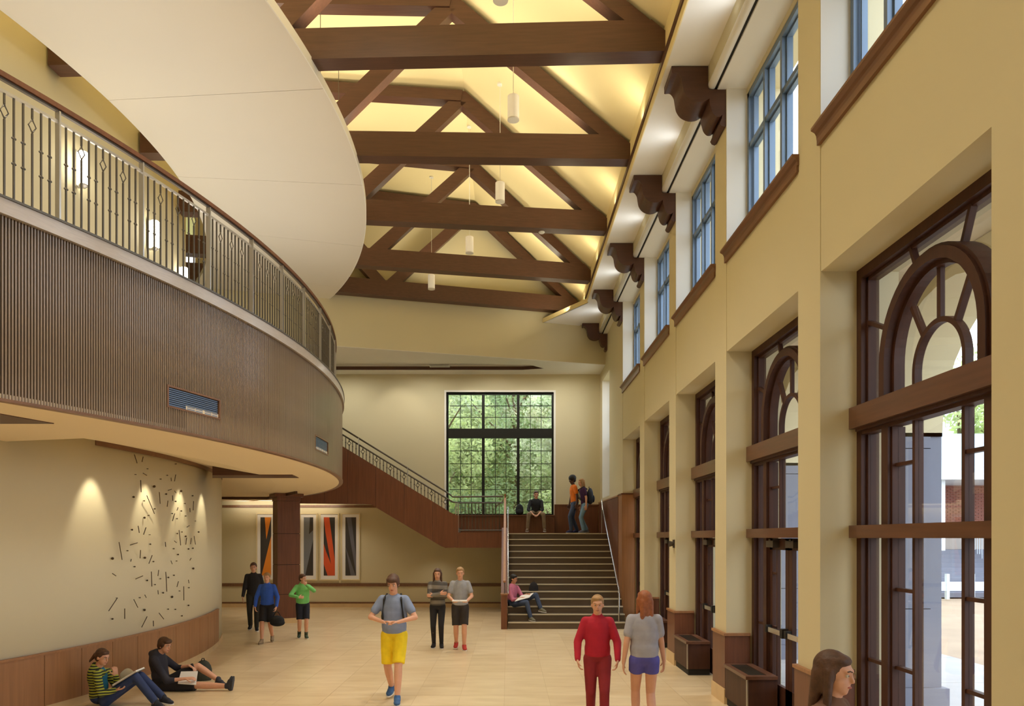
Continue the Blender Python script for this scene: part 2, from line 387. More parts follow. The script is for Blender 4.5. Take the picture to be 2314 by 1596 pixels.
# left wall: tall curved wall
wall_left = MB().arcband(C0, 12.5, 12.8, 0.0, 3.62, -38, 60, 110).build('wall_left', M['wall_pale'], kind='structure', smooth=False)
for pp in wall_left.data.polygons: pp.use_smooth = abs(pp.normal.z) < 0.5
wall_up = MB().arcband(C0, 11.8, 12.06, 3.62, 11.6, -70, 70, 120).build('wall_balcony', M['wall'], kind='structure')
for pp in wall_up.data.polygons: pp.use_smooth = abs(pp.normal.z) < 0.5
# wainscot panels, cap and plinth of the curved wall
js = [ang_of(x, 12.83) for x in (100.6, 185, 255, 312, 360, 398)]
st = js[1]-js[0]
angs = [js[0]-2*st*1.0, js[0]-st] + js
last = js[-1]
while last < 14: last += 2.6; angs.append(last)
for a0, a1 in zip(angs[:-1], angs[1:]):
    MB().arcband(C0, 12.80, 12.828, 0.10, 0.735, a0+0.02, a1-0.02, 6).build('wainscot_panel', M['woodl'], wall_left)
MB().arcband(C0, 12.80, 12.845, 0.735, 0.765, angs[0], 14, 60).build('wainscot_cap', M['woodl'], wall_left)
base_l = MB().arcband(C0, 12.80, 12.82, 0.0, 0.10, angs[0], 20, 60).build('baseboard_left', M['stone'], kind='structure')
MB().arcband(C0, 12.79, 12.815, 3.46, 3.54, ang_of(215, 12.8), 20, 50).build('crown_trim', M['trim'], wall_left)

# ================================================================ WINDOWS AND DOORS OF THE RIGHT WALL
def upper_window(n_, far):
    near = far-BW; root = empty('window_%d' % n_, (3.2, far, 6.01), kind='structure')
    fr = MB(); x0, x1 = 3.17, 3.30
    fr.box(x0, x1, near, near+0.07, Z2, Z3-0.08); fr.box(x0, x1, far-0.07, far, Z2, Z3-0.08)
    fr.box(x0, x1, near, far, Z2, Z2+0.07); fr.box(x0, x1, near, far, Z3-0.15, Z3-0.08)
    f = fr.build('frame', M['blue'], root)
    MB().box(3.16, 3.31, near, far, Z3-0.08, Z3).build('head_trim', M['wall'], root)
    wd = (BW-0.14)/4
    for i in (1, 2, 3):
        y = near+0.07+i*wd; MB().box(x0, x1, y-0.03, y+0.03, Z2+0.07, Z3-0.15).build('mullion', M['blue'], root)
    MB().box(x0+0.01, x1-0.01, near+0.07, far-0.07, 7.34, 7.40).build('transom', M['blue'], root)
    for i in range(4):
        for (a, b) in ((Z2+0.07, 7.34), (7.40, Z3-0.15)):
            y0 = near+0.07+i*wd+0.03; y1 = y0+wd-0.06
            s = MB(); s.box(3.22, 3.26, y0, y0+0.025, a, b); s.box(3.22, 3.26, y1-0.025, y1, a, b); s.box(3.22, 3.26, y0, y1, a, a+0.025); s.box(3.22, 3.26, y0, y1, b-0.025, b)
            so = s.build('sash', M['blue'], root)
            MB().box(3.238, 3.242, y0+0.02, y1-0.02, a+0.02, b-0.02).build('pane', M['glass'], so)
    MB().box(2.895, 3.17, far-0.006, far-0.001, Z2, Z3-0.001).build('daylit_reveal', M['white'], root); MB().box(2.895, 3.17, near+0.001, near+0.006, Z2, Z3-0.001).build('daylit_reveal', M['white'], root)  # white skins over the cream reveals paint in the glare of the window
    sl = MB(); sl.prism([(2.82, 6.01), (3.2, 6.01), (3.2, 5.98), (2.9, 5.98), (2.9, 5.90), (2.875, 5.90), (2.87, 5.94), (2.855, 5.965), (2.83, 5.98), (2.82, 5.985)], near-0.03, far+0.04, 'y')
    sl.build('window_sill', M['trim'], root)
    MB().box(2.868, 2.9, near-0.02, far+0.02, 5.84, 5.90).build('sill_apron', M['trim'], root)
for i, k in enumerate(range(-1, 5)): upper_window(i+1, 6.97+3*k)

def arc_pts(yc, zc, r, a0=0, a1=180, n=28):
    return [(yc+r*math.cos(R(a0+(a1-a0)*i/n)), zc+r*math.sin(R(a0+(a1-a0)*i/n))) for i in range(n+1)]
def ring_yz(mb, yc, zc, r0, r1, x0, x1, legs=0.0, n=28):
    o = arc_pts(yc, zc, r1, 0, 180, n); i_ = arc_pts(yc, zc, r0, 0, 180, n)
    if legs: o = [(yc+r1, zc-legs)]+o+[(yc-r1, zc-legs)]; i_ = [(yc+r0, zc-legs)]+i_+[(yc-r0, zc-legs)]
    m = len(o); vs = []
    for (p, q) in zip(o, i_): vs += [(x0, p[0], p[1]), (x1, p[0], p[1]), (x1, q[0], q[1]), (x0, q[0], q[1])]
    fs = []
    for j in range(m-1):
        for k in range(4): fs.append((4*j+k, 4*j+(k+1) % 4, 4*j+4+(k+1) % 4, 4*j+4+k))
    fs += [(3, 2, 1, 0), (4*m-4, 4*m-3, 4*m-2, 4*m-1)]
    mb.add(vs, fs)
def arched_unit(n_, far, doors):
    near = far-BW; yc = (near+far)/2; root = empty('door_%d' % n_, (3.25, far, 0.0), kind='structure')
    wood = M['woodd']; T1, T2 = 3.395, 2.31; zt = 3.20; zh = Z1
    x0, x1 = 3.23, 3.38
    def part(name, m, mt=wood, parent=root, **k): return m.build(name, mt, parent, **k)
    # outer frame
    for (a, b) in ((near, near+0.09), (far-0.09, far)):
        part('jamb', MB().box(x0, x1, a, b, 0, zh)); part('jamb_stop', MB().box(x0+0.05, x1, (b if a == near else a-0.03), (b+0.03 if a == near else a), 0, zh-0.09))
    part('head_frame', MB().box(x0, x1, near+0.09, far-0.09, zh-0.09, zh)); part('head_stop', MB().box(x0+0.05, x1, near+0.09, far-0.09, zh-0.12, zh-0.09))
    # two projecting transom beams with a thin bead below
    part('transom_beam', MB().box(3.155, 3.40, near+0.005, far-0.005, zt, T1), M['woodh'])
    part('transom_bead', MB().box(3.19, 3.36, near+0.06, far-0.06, zt-0.03, zt)); part('transom_bead', MB().box(3.23, 3.34, near+0.1, far-0.1, zt-0.06, zt-0.03))
    part('transom_beam', MB().box(3.155, 3.40, near+0.005, far-0.005, 2.195, T2), M['woodh'])
    # arch
    zc = 3.66; m = MB(); ring_yz(m, yc, zc, 0.635, 0.72, 3.18, 3.36, legs=zc-T1); part('arch_ring', m, smooth=False)
    m = MB(); ring_yz(m, yc, zc, 0.72, 0.745, 3.21, 3.36, legs=zc-T1); part('arch_bead', m)
    m = MB(); ring_yz(m, yc, zc, 0.60, 0.635, 3.25, 3.34, legs=zc-T1); part('arch_stop', m)
    zs = 3.52; m = MB(); ring_yz(m, yc, zs, 0.315, 0.355, 3.27, 3.33, legs=zs-T1); part('inner_arch', m)
    def spoke(yA, zA, yB, zB, w_=0.035): part('spoke', MB().bar((3.30, yA, zA), (3.30, yB, zB), 0.05, w_))
    for a in (-38, 0, 38):
        sa, ca = math.sin(R(a)), math.cos(R(a)); spoke(yc+0.35*sa, zs+0.35*ca, yc+0.61*sa*1.02, zc+0.61*ca if a == 0 else zs+0.70*ca)
    for a in (-66, -24, 24, 66):
        sa, ca = math.sin(R(a)), math.cos(R(a)); r_end = min((1.13)/abs(sa) if abs(sa) > 0.01 else 9, (zh-0.1-zc)/ca)
        spoke(yc+0.735*sa, zc+0.735*ca, yc+r_end*sa, zc+r_end*ca)
    # panes of the tympanum: inner arch, four sectors, six corner panes
    gx = (3.298, 3.302)
    def pane(poly): MB().prism(poly, gx[0], gx[1], 'x').build('pane', M['glass'], root)
    pane([(yc+0.325, T1)]+arc_pts(yc, zs, 0.325)+[(yc-0.325, T1)])
    lim = [0, 52, 90, 128, 180]
    for a, b in zip(lim[:-1], lim[1:]):
        out = arc_pts(yc, zc, 0.615, a, b, 8); inn = arc_pts(yc, zs, 0.335, a, b, 8)[::-1]
        if a == 0: out = [(yc+0.615, T1)]+out; inn = inn+[(yc+0.335, T1)]
        if b == 180: out = out+[(yc-0.615, T1)]; inn = [(yc-0.335, T1)]+inn
        pane(out+inn)
    def edge(a):
        sa, ca = math.sin(R(a)), math.cos(R(a)); ry = 1.14/abs(ca) if abs(ca) > 0.01 else 99; rz = (zh-0.1-zc)/sa if sa > 0.01 else 99
        r_ = min(ry, rz); return (yc+r_*ca, zc+r_*sa)
    corner = math.degrees(math.atan2(zh-0.1-zc, 1.14)); lim = [0, 24, 66, 114, 156, 180]
    for a, b in zip(lim[:-1], lim[1:]):
        inn = arc_pts(yc, zc, 0.735, a, b, 8)[::-1]; outp = [edge(a)]
        for cc in (corner, 180-corner):
            if a < cc < b: outp.append(edge(cc))
        outp.append(edge(b))
        if a == 0: outp = [(yc+1.14, T1)]+outp; inn = inn+[(yc+0.735, T1)]
        if b == 180: outp = outp+[(yc-1.14, T1)]; inn = [(yc-0.735, T1)]+inn
        pane(outp+inn)
    # posts and glazing bars; symmetric about yc
    offs = 0.70; zl = 0.0
    for s in (-1, 1):
        a = yc+s*offs; part('post', MB().box(3.22, 3.37, a-0.055, a+0.055, 0, zt-0.06)); part('post_bead', MB().box(3.25, 3.34, a-0.075, a+0.075, 0.1, zt-0.06))
        b = yc+s*0.33; part('mullion', MB().box(3.27, 3.34, b-0.02, b+0.02, T2, zt-0.06)); part('muntin', MB().box(3.28, 3.33, min(a, b), max(a, b), 2.80, 2.83))
    # middle glazing row
    ys = [near+0.12, yc-offs-0.075, yc-offs+0.075, yc-0.35, yc-0.31, yc+0.31, yc+0.35, yc+offs-0.075, yc+offs+0.075, far-0.12]
    for i in range(0, 10, 2): pane([(ys[i], T2), (ys[i+1], T2), (ys[i+1], zt-0.06), (ys[i], zt-0.06)])
    # lower row: side lights
    for (a, b) in ((ys[0], ys[1]), (ys[8], ys[9])):
        pane([(a, 0.35), (b, 0.35), (b, 2.195), (a, 2.195)])
        part('muntin', MB().box(3.28, 3.33, a-0.02, b+0.02, 1.075, 1.105)); part('bottom_rail', MB().box(3.25, 3.35, a-0.03, b+0.03, 0, 0.35))
    if not doors:
        for s in (-1, 1):
            b = yc+s*0.33; part('mullion', MB().box(3.27, 3.34, b-0.02, b+0.02, 0.2, 2.195))
            for z in (1.10, 1.76): part('muntin', MB().box(3.28, 3.33, min(b, yc+s*offs), max(b, yc+s*offs), z-0.015, z+0.015))
        part('bottom_rail', MB().box(3.25, 3.35, yc-offs, yc+offs, 0, 0.25))
        for i in range(2, 8, 2): pane([(ys[i], 0.25), (ys[i+1], 0.25), (ys[i+1], 2.195), (ys[i], 2.195)])
    else:
        for s in (-1, 1):
            a, b = yc+s*0.005, yc+s*(offs-0.06); lo, hi = min(a, b), max(a, b)
            m = MB(); m.box(3.26, 3.31, lo, lo+0.10, 0.02, 2.19); m.box(3.26, 3.31, hi-0.10, hi, 0.02, 2.19); m.box(3.26, 3.31, lo, hi, 0.02, 0.42); m.box(3.26, 3.31, lo, hi, 2.05, 2.19)
            mid = yc+s*0.40; m.box(3.265, 3.305, mid-0.016, mid+0.016, 0.42, 2.05)
            for z in (1.10, 1.76): m.box(3.265, 3.305, min(mid, b), max(mid, b), z-0.014, z+0.014)
            lf = m.build('door_leaf', wood, root)
            MB().box(3.283, 3.287, lo+0.09, hi-0.09, 0.41, 2.06).build('pane', M['glass'], lf)
            MB().box(3.20, 3.235, lo+0.04, hi-0.06, 1.04, 1.10).build('panic_bar', M['steel'], lf)
            m = MB(); m.box(3.19, 3.26, lo+0.02, lo+0.10, 1.02, 1.13); m.box(3.19, 3.26, hi-0.09, hi-0.03, 1.03, 1.12); m.build('bar_bracket', M['dark'], lf)
            m = MB(); m.box(3.18, 3.26, hi-0.34, hi-0.10, 2.08, 2.16); m.bar((3.2, hi-0.2, 2.17), (3.1, hi-0.45, 2.17), 0.02, 0.012); m.build('door_closer', M['iron'], lf)
for i, k in enumerate(range(-1, 5)): arched_unit(i+1, 6.97+3*k, k > 0)

# heater boxes at the foot of the door openings
for i, (k, lab) in enumerate(((1, 'low wooden heater box with slotted top beside the nearest glazed door'), (2, 'low wooden heater box by the second pier from the camera'), (3, 'farthest low wooden heater box along the window wall'))):
    far = 6.97+3*k; a, b = far-0.98, far-0.06
    root = empty('heater_cabinet', (2.9, b, 0), lab, 'heater', 'heater boxes at the doors')
    MB().box(2.86, 3.22, a, b, 0.10, 0.50).build('body', M['woodd'], root)
    MB().box(2.88, 3.22, a+0.02, b-0.02, 0.0, 0.10).build('kick_base', M['dark'], root)
    t = MB(); t.box(2.835, 2.90, a-0.02, b, 0.50, 0.54); t.box(3.12, 3.22, a-0.02, b, 0.50, 0.54); t.box(2.90, 3.12, a-0.02, a+0.08, 0.50, 0.54); t.box(2.90, 3.12, b-0.08, b, 0.50, 0.54)
    t.build('top_frame', M['woodh'], root)
    MB().box(2.90, 3.12, a+0.08, b-0.08, 0.50, 0.515).build('grille_back', M['dark'], root)
    g = MB()
    for j in range(12): g.box(2.905+j*0.018, 2.911+j*0.018, a+0.08, b-0.08, 0.515, 0.535)
    g.build('grille', M['iron'], root)
    MB().box(2.852, 2.868, a-0.006, a+0.02, 0.10, 0.50).build('corner_bead', M['metal'], root)
# tall window at the landing in the right wall
w7 = empty('window_7', (3.2, 23.1, 3.4), kind='structure')
m = MB(); m.box(3.17, 3.27, 21.5, 21.57, 3.4, 7.0); m.box(3.17, 3.27, 23.03, 23.1, 3.4, 7.0); m.box(3.17, 3.27, 21.57, 23.03, 3.4, 3.47); m.box(3.17, 3.27, 21.57, 23.03, 6.93, 7.0)
m.build('frame', M['blue'], w7)
for z in (4.2, 5.1, 6.0): MB().box(3.19, 3.25, 21.57, 23.03, z-0.02, z+0.02).build('muntin', M['blue'], w7)
MB().box(3.218, 3.222, 21.57, 23.03, 3.47, 6.93).build('pane', M['glass'], w7)

MB().box(2.895, 3.17, 23.094, 23.099, 3.4, 7.0).build('daylit_reveal', M['white'], w7)  # reveal whitened to stand in for strong daylight

# big window over the landing
w8 = empty('window_8', (-0.25, YB+0.1, wz0), kind='structure')
y0, y1 = YB+0.10, YB+0.20
m = MB(); m.box(wx0, wx0+0.06, y0, y1, wz0, wz1); m.box(wx1-0.06, wx1, y0, y1, wz0, wz1); m.box(wx0+0.06, wx1-0.06, y0, y1, wz0, wz0+0.05); m.box(wx0+0.06, wx1-0.06, y0, y1, wz1-0.06, wz1)
m.build('frame', M['black'], w8)
D8 = YB+0.1
zb0, zb1 = W(0, 990.4, D8).z, W(0, 969, D8).z
MB().box(wx0+0.06, wx1-0.06, y0-0.03, y1, zb0, zb1).build('mid_beam', M['black'], w8)
xs = [W(x, 0, D8).x for x in (1013, 1092, 1171, 1250.5)]
for x in xs[1:3]: MB().box(x-0.045, x+0.045, y0, y1, wz0+0.05, wz1-0.06).build('mullion', M['black'], w8)
rows = [(zb1, wz1-0.06, [W(0, y, D8).z for y in (917, 943)]), (wz0+0.05, zb0, [W(0, y, D8).z for y in (1019, 1048, 1078, 1106.5, 1135)])]
for j in range(3):
    xa, xb = xs[j]+0.045, xs[j+1]-0.045
    for (za, zb_, hz) in rows:
        for q in (1, 2):
            x = xa+(xb-xa)*q/3; MB().box(x-0.009, x+0.009, y0+0.03, y1-0.03, za, zb_).build('muntin', M['black'], w8)
        zz = sorted([za]+hz+[zb_])
        for z in hz: MB().box(xa, xb, y0+0.03, y1-0.03, z-0.009, z+0.009).build('muntin', M['black'], w8)
        for q in range(3):
            for z_a, z_b in zip(zz[:-1], zz[1:]):
                MB().box(xa+(xb-xa)*q/3+0.009, xa+(xb-xa)*(q+1)/3-0.009, y0+0.05, y0+0.054, z_a+0.009, z_b-0.009).build('pane', M['glass'], w8)
m = MB(); m.box(wx0-0.06, wx0, YB-0.01, YB+0.1, wz0, wz1); m.box(wx1, wx1+0.06, YB-0.01, YB+0.1, wz0, wz1); m.box(wx0-0.06, wx1+0.06, YB-0.01, YB+0.1, wz1, wz1+0.06)
m.build('casing', M['white'], w8)

# ================================================================ CORBELS
def cr(pts, n=5):
    out = []
    for i in range(len(pts)-1):
        p0 = Vector(pts[max(i-1, 0)]); p1 = Vector(pts[i]); p2 = Vector(pts[i+1]); p3 = Vector(pts[min(i+2, len(pts)-1)])
        for k in range(n):
            t = k/n; out.append(0.5*((2*p1)+(-p0+p2)*t+(2*p0-5*p1+4*p2-p3)*t*t+(-p0+3*p1-3*p2+p3)*t**3))
    out.append(Vector(pts[-1])); return [(v[0], v[1]) for v in out]
prof = [(2.90, 8.148), (2.665, 8.148), (2.655, 8.20), (2.655, 8.455), (2.17, 8.455), (2.17, 8.37)]
prof += cr([(2.185, 8.365), (2.25, 8.365), (2.30, 8.30), (2.317, 8.206), (2.34, 8.11), (2.40, 8.03), (2.50, 7.985), (2.60, 7.99), (2.675, 8.03)])
prof += cr([(2.672, 7.985), (2.69, 7.92), (2.715, 7.84), (2.76, 7.79), (2.81, 7.785), (2.845, 7.81)])
prof += [(2.835, 7.76), (2.81, 7.70), (2.83, 7.665), (2.87, 7.65), (2.892, 7.665), (2.892, 8.14)]
clabs = ['largest carved wooden corbel under the cornice, nearest the camera', 'second carved wooden corbel along the cornice', 'third carved wooden corbel along the cornice, mid wall', 'fourth carved wooden corbel along the cornice', 'last carved wooden corbel against the alcove header wall']
for i in range(5):
    y = 9.98+3*i if i < 4 else 21.95
    tag(MB().prism([(p[0], p[1]) for p in prof], y, y+0.48 if i < 4 else y+0.2, 'y').build('corbel', M['truss']), clabs[i], 'corbel', 'corbels under the cornice')

# ================================================================ TRUSSES
def truss(x0, y0, slope, th, L, lab, i):
    d = Vector((-1, -slope)).normalized(); nrm = Vector((d.y, -d.x));
    if nrm.y < 0: nrm = -nrm
    root = empty('roof_truss', (x0, y0, 8.70), lab, 'truss', 'timber trusses across the vaulted roof')
    def member(name, pts, a, b):
        vs = []; n_ = len(pts)
        for off in (a, b):
            for (u, z) in pts: vs.append((x0+d.x*u+nrm.x*off, y0+d.y*u+nrm.y*off, z))
        MB().add(vs, [tuple(range(n_))[::-1], tuple(range(n_, 2*n_))]+[(k, (k+1) % n_, n_+(k+1) % n_, n_+k) for k in range(n_)]).build(name, M['truss'], root)
    member('bottom_chord', [(0, 8.70), (L, 8.70), (L, 9.12), (0.18, 9.12), (0, 8.97)], 0, th)
    sl = 0.83
    member('rafter', [(0.02, 8.985), (0.20, 9.12-0.0), (0.40, 9.05+0.07), (3.02, 11.20), (3.02, 11.475), (2.98, 11.475)][0:2]+[(0.52, 9.12), (3.10, 11.20), (3.10, 11.48), (3.0, 11.48)], 0.02, th-0.02)
    member('diagonal', [(2.98, 11.26), (3.35, 11.26), (5.52, 9.12), (5.10, 9.12)], 0.02, th-0.02)
    member('diagonal', [(5.55, 9.12), (5.95, 9.12), (8.0, 11.26), (7.6, 11.26)], 0.02, th-0.02)
    member('top_chord', [(3.10, 11.27), (L, 11.27), (L, 11.49), (3.06, 11.49)], 0, th)
tl = ['nearest dark timber roof truss, deepest beam at the top', 'second dark timber roof truss from the camera', 'middle dark timber roof truss of the five', 'fourth dark timber roof truss, before the last', 'farthest timber roof truss against the header wall']
for i, (x, y, s) in enumerate(((2.10, 10.04, -0.0366), (2.10, 12.92, 0.0264), (2.10, 15.95, 0.111), (2.10, 19.05, 0.199), (2.06, 21.70, 0.277))):
    c = math.sqrt(1+s*s); yy = y-s*8; L = (2.10-(C0[0]+math.sqrt(12.1**2-(yy-12.1)**2)))*c
    truss(x, y, s, 0.27, L, tl[i], i)

# ================================================================ SUSPENDED RING
ring = empty('ceiling_ring', PR(14, 0, 8.60), 'pale curved ceiling band hung below the trusses', 'ceiling panel')
jx = [(250, 232), (401, 411)]
ja = [ang_of(245, 12.5), ang_of(401, 12.5)]
step_ = ja[1]-ja[0]
aa = [ja[0]+step_*k for k in range(-5, 6)]
for a0, a1 in zip(aa[:-1], aa[1:]):
    MB().arcband(C0, 12.5, 15.73, 8.60, 8.72, a0+0.018, a1-0.018, 14).build('ring_panel', M['cloud'], ring)
MB().arcband(C0, 15.73, 15.745, 8.59, 8.73, aa[0], aa[-1], 120).build('edge_band', M['white'], ring)
for a in (-20, -10, 0, 10):
    for r_ in (13.0, 15.2):
        MB().tube([PR(r_, a+1.3, 8.72), PR(r_, a+1.3, 11.58)], 0.006, 6).build('hanger_rod', M['iron'], ring)

# ================================================================ BALCONY
ZS0, ZS1, ZC1 = 3.345, 4.88, 5.03; RB = 15.27
bal = empty('balcony', PR(15, 0, 3.345), 'curved balcony faced with narrow vertical wood slats', 'balcony')
A0, A1 = -42, 48.5
MB().arcband(C0, 15.10, RB-0.022, ZS0, ZS1, A0, A1, 150).build('fascia_backing', M['slatback'], bal)
MB().arcband(C0, 12.07, 15.10, ZC1-0.25, ZC1-0.06, A0, A1, 100).build('floor_slab', M['soffit'], bal)
# soffit: flat up to y 8.93, then rising towards the wall
aflat = -14.6
sf = MB().arcband(C0, 12.8, RB-0.01, ZS0-0.012, ZS0+0.05, A0, aflat, 40)
sf.arcband(C0, 13.9, RB-0.01, ZS0-0.012, ZS0+0.3, aflat, A1, 110); sf.arcband(C0, 12.8, 13.9, ZS0-0.012, ZS0+0.3, aflat, A1, 110, z0b=3.53)
sf.build('soffit', M['soffit'], bal, smooth=False)
MB().arcband(C0, 15.08, RB+0.035, ZS1, ZC1, A0, A1, 150).build('cap_rail', M['cap'], bal)
MB().arcband(C0, 15.10, RB+0.045, ZC1-0.02, ZC1, A0, A1, 150).build('cap_bead', M['iron'], bal)
MB().arcband(C0, 15.2, RB+0.012, ZS0-0.014, ZS0+0.01, A0, A1, 150).build('lower_bead', M['trim'], bal)
vents = [(ang_of(381, RB), ang_of(495, RB)), (ang_of(713, RB), ang_of(741, RB))]
VZ0, VZ1 = 3.60, 3.80
sp = 0.1062; a = -23.6; sl_full = None; cnt = 0; restm = MB()
def slat_mesh(z0, z1): return MB().box(RB-0.024, RB, -0.0068, 0.0068, z0, z1)
def put_slat(a_, z0, z1, key, protos={}):
    global cnt
    if cnt < 300 and a_ < 10.5:
        if key not in protos:
            o = slat_mesh(z0-3.345, z1-3.345).build('slat', M['slat'], bal, local=True); protos[key] = o
        else:
            o = protos[key].copy(); COL.objects.link(o)
        o.parent = bal; o.location = (C0[0]-bal.location.x, C0[1]-bal.location.y, 0); o.rotation_euler = (0, 0, R(a_)); cnt += 1
    else:
        ca, sa = math.cos(R(a_)), math.sin(R(a_))
        q = slat_mesh(z0, z1); restm.add([(C0[0]+v[0]*ca-v[1]*sa, C0[1]+v[0]*sa+v[1]*ca, v[2]) for v in q.v], q.f)
while a < 16:
    inv = any(v0-0.02 < a < v1+0.02 for v0, v1 in vents)
    if inv: put_slat(a, VZ1+0.02, ZS1, 'u'); put_slat(a, ZS0, VZ0-0.02, 'l')
    else: put_slat(a, ZS0, ZS1, 'f')
    a += sp
b_ = -23.6-sp
while b_ > -30: ca, sa = math.cos(R(b_)), math.sin(R(b_)); q = slat_mesh(ZS0, ZS1); restm.add([(C0[0]+v[0]*ca-v[1]*sa, C0[1]+v[0]*sa+v[1]*ca, v[2]) for v in q.v], q.f); b_ -= sp
restm.build('slats', M['slat'], bal, kind='stuff')
for v0, v1 in vents:
    m = MB(); m.arcband(C0, RB-0.02, RB+0.006, VZ0-0.02, VZ0, v0, v1, 8); m.arcband(C0, RB-0.02, RB+0.006, VZ1, VZ1+0.02, v0, v1, 8)
    m.arcband(C0, RB-0.02, RB+0.006, VZ0-0.02, VZ1+0.02, v0-0.09, v0, 1); m.arcband(C0, RB-0.02, RB+0.006, VZ0-0.02, VZ1+0.02, v1, v1+0.09, 1)
    vf = m.build('vent_frame', M['trim'], bal)
    m = MB().arcband(C0, RB-0.0215, RB-0.019, VZ0, VZ1, v0, v1, 8); m.build('vent_back', M['dark'], vf)
    m = MB()
    for j in range(9): m.arcband(C0, RB-0.019, RB-0.010, VZ0+0.008+j*0.0215, VZ0+0.020+j*0.0215, v0+0.05, v1-0.05, 8)
    m.build('vent_louvres', M['grille'], vf)
# dark wood trims of the soffit coffers
zt_ = ZS0-0.02
MB().prism([(W(0, 934, 1).x*6.87, 6.87), (W(122, 954, 1).x*7.45, 7.45), (W(0, 955, 1).x*7.45, 7.45)], zt_, zt_+0.015, 'z').build('coffer_trim', M['truss'], bal)
MB().prism([((480-CX)/F*13.55, 13.55), ((661-CX)/F*13.55, 13.55), ((675-CX)/F*14.2, 14.2), ((480-CX)/F*14.2, 14.2)], 3.322, 3.50, 'z').build('coffer_trim', M['truss'], bal)
m = MB(); m.bar((-8.6, 21.0, 3.30), ((605-CX)/F*21.0, 21.0, 3.30), 0.04, 0.07); m.bar(((605-CX)/F*21.0, 21.0, 3.30), ((670-CX)/F*18.4, 18.4, 3.30), 0.04, 0.07)
m.build('coffer_trim', M['truss'], bal)

# ---- balcony railing
rail = empty('balcony_railing', PR(15.12, 0, 5.03), 'curved metal balcony railing with diamond balusters and wooden handrail', 'railing')
RR = 15.12
MB().arcband(C0, RR-0.035, RR+0.035, 6.105, 6.15, -30, 24, 110).build('handrail', M['woodv'], rail)
MB().arcband(C0, RR-0.015, RR+0.015, 6.085, 6.105, -30, 24, 110).build('handrail_plate', M['iron'], rail)
MB().arcband(C0, RR-0.012, RR+0.012, 5.985, 6.01, -30, 24, 110).build('top_rail', M['metal'], rail)
MB().arcband(C0, RR-0.012, RR+0.012, 5.05, 5.075, -30, 24, 110).build('bottom_rail', M['metal'], rail)
posts = [-27.8, -24.0, -20.22, -16.5, -12.35, -8.65, -5.1, -1.5, 2.5, 6.4, 10.3, 14.2, 18.0]
post0 = bal_plain = bal_dia = None
def place(o, a_):
    o.parent = rail; o.location = (C0[0]+RR*math.cos(R(a_))-rail.location.x, C0[1]+RR*math.sin(R(a_))-rail.location.y, 0); o.rotation_euler = (0, 0, R(a_)); return o
for a_ in posts:
    if post0 is None:
        post0 = MB().box(-0.028, 0.028, -0.008, 0.008, 0, 1.06).build('post', M['metal'], rail, local=True); o = post0
    else: o = post0.copy(); COL.objects.link(o)
    place(o, a_)
m = MB().box(-0.007, 0.007, -0.007, 0.007, 0.02, 0.96)
for z in (0.39, 0.61): m.sphere((0, 0, z), 0.011, 0.024, 0.014, 10)
bal_plain = m.build('baluster', M['iron'], rail, local=True)
m = MB().box(-0.007, 0.007, -0.007, 0.007, 0.02, 0.735).box(-0.007, 0.007, -0.007, 0.007, 0.865, 0.96)
for sy in (-1, 1):
    q = [(0, 0, 0.73), (0, sy*0.008, 0.755), (0, sy*0.036, 0.80), (0, sy*0.008, 0.845), (0, 0, 0.87)]
    m.tube(q, 0.006, 6)
bal_dia = m.build('baluster', M['iron'], rail, local=True); bal_dia['label'] = 'baluster with an open diamond'
fp, fd = True, True
for p0, p1 in zip(posts[:-1], posts[1:]):
    if p0 < -25 or p0 > 13: continue
    for j in range(1, 12):
        a_ = p0+(p1-p0)*j/12; dia = j in (3, 6, 9)
        if dia: o = bal_dia if fd else bal_dia.copy()
        else: o = bal_plain if fp else bal_plain.copy()
        if (dia and not fd) or (not dia and not fp): COL.objects.link(o)
        if dia: fd = False
        else: fp = False
        place(o, a_)

# ---- wall lamps on the balcony wall
for (px, D, lab) in ((172, 9.96, 'largest glowing wall lamp on the upper wall behind the railing'), (335, 11.55, 'glowing wall lamp behind the second railing bay'), (403, 12.35, 'small glowing wall lamp just above the balcony cap')):
    D = Don(px, 12.08); a_ = ang_of(px, 12.08); p = Vector(PR(12.10, a_, 0)); r_ = Vector((math.cos(R(a_)), math.sin(R(a_)), 0))
    zt = HC+(HY-{172: 345, 335: 499, 403: 604}[px])*D/F
    root = empty('wall_lamp', (p.x, p.y, zt-0.5), lab, 'lamp', 'tall glowing lamps on the balcony wall')
    q = p+r_*0.09
    MB().lathe([(0.055, zt-0.47), (0.075, zt-0.45), (0.075, zt-0.02), (0.055, zt)], (q.x, q.y, 0), 20).build('glass_shade', M['sconce'], root, smooth=True)
    MB().bar(p+Vector((0, 0, zt-0.5)), p+Vector((0, 0, zt+0.02)), 0.10, 0.03).build('back_plate', M['metal'], root)
    m = MB().lathe([(0.03, zt-0.52), (0.06, zt-0.49), (0.06, zt-0.47)], (q.x, q.y, 0), 16); m.bar(p+Vector((0, 0, zt-0.49)), q+Vector((0, 0, zt-0.49)), 0.03, 0.03); m.build('lamp_base', M['metal'], root)

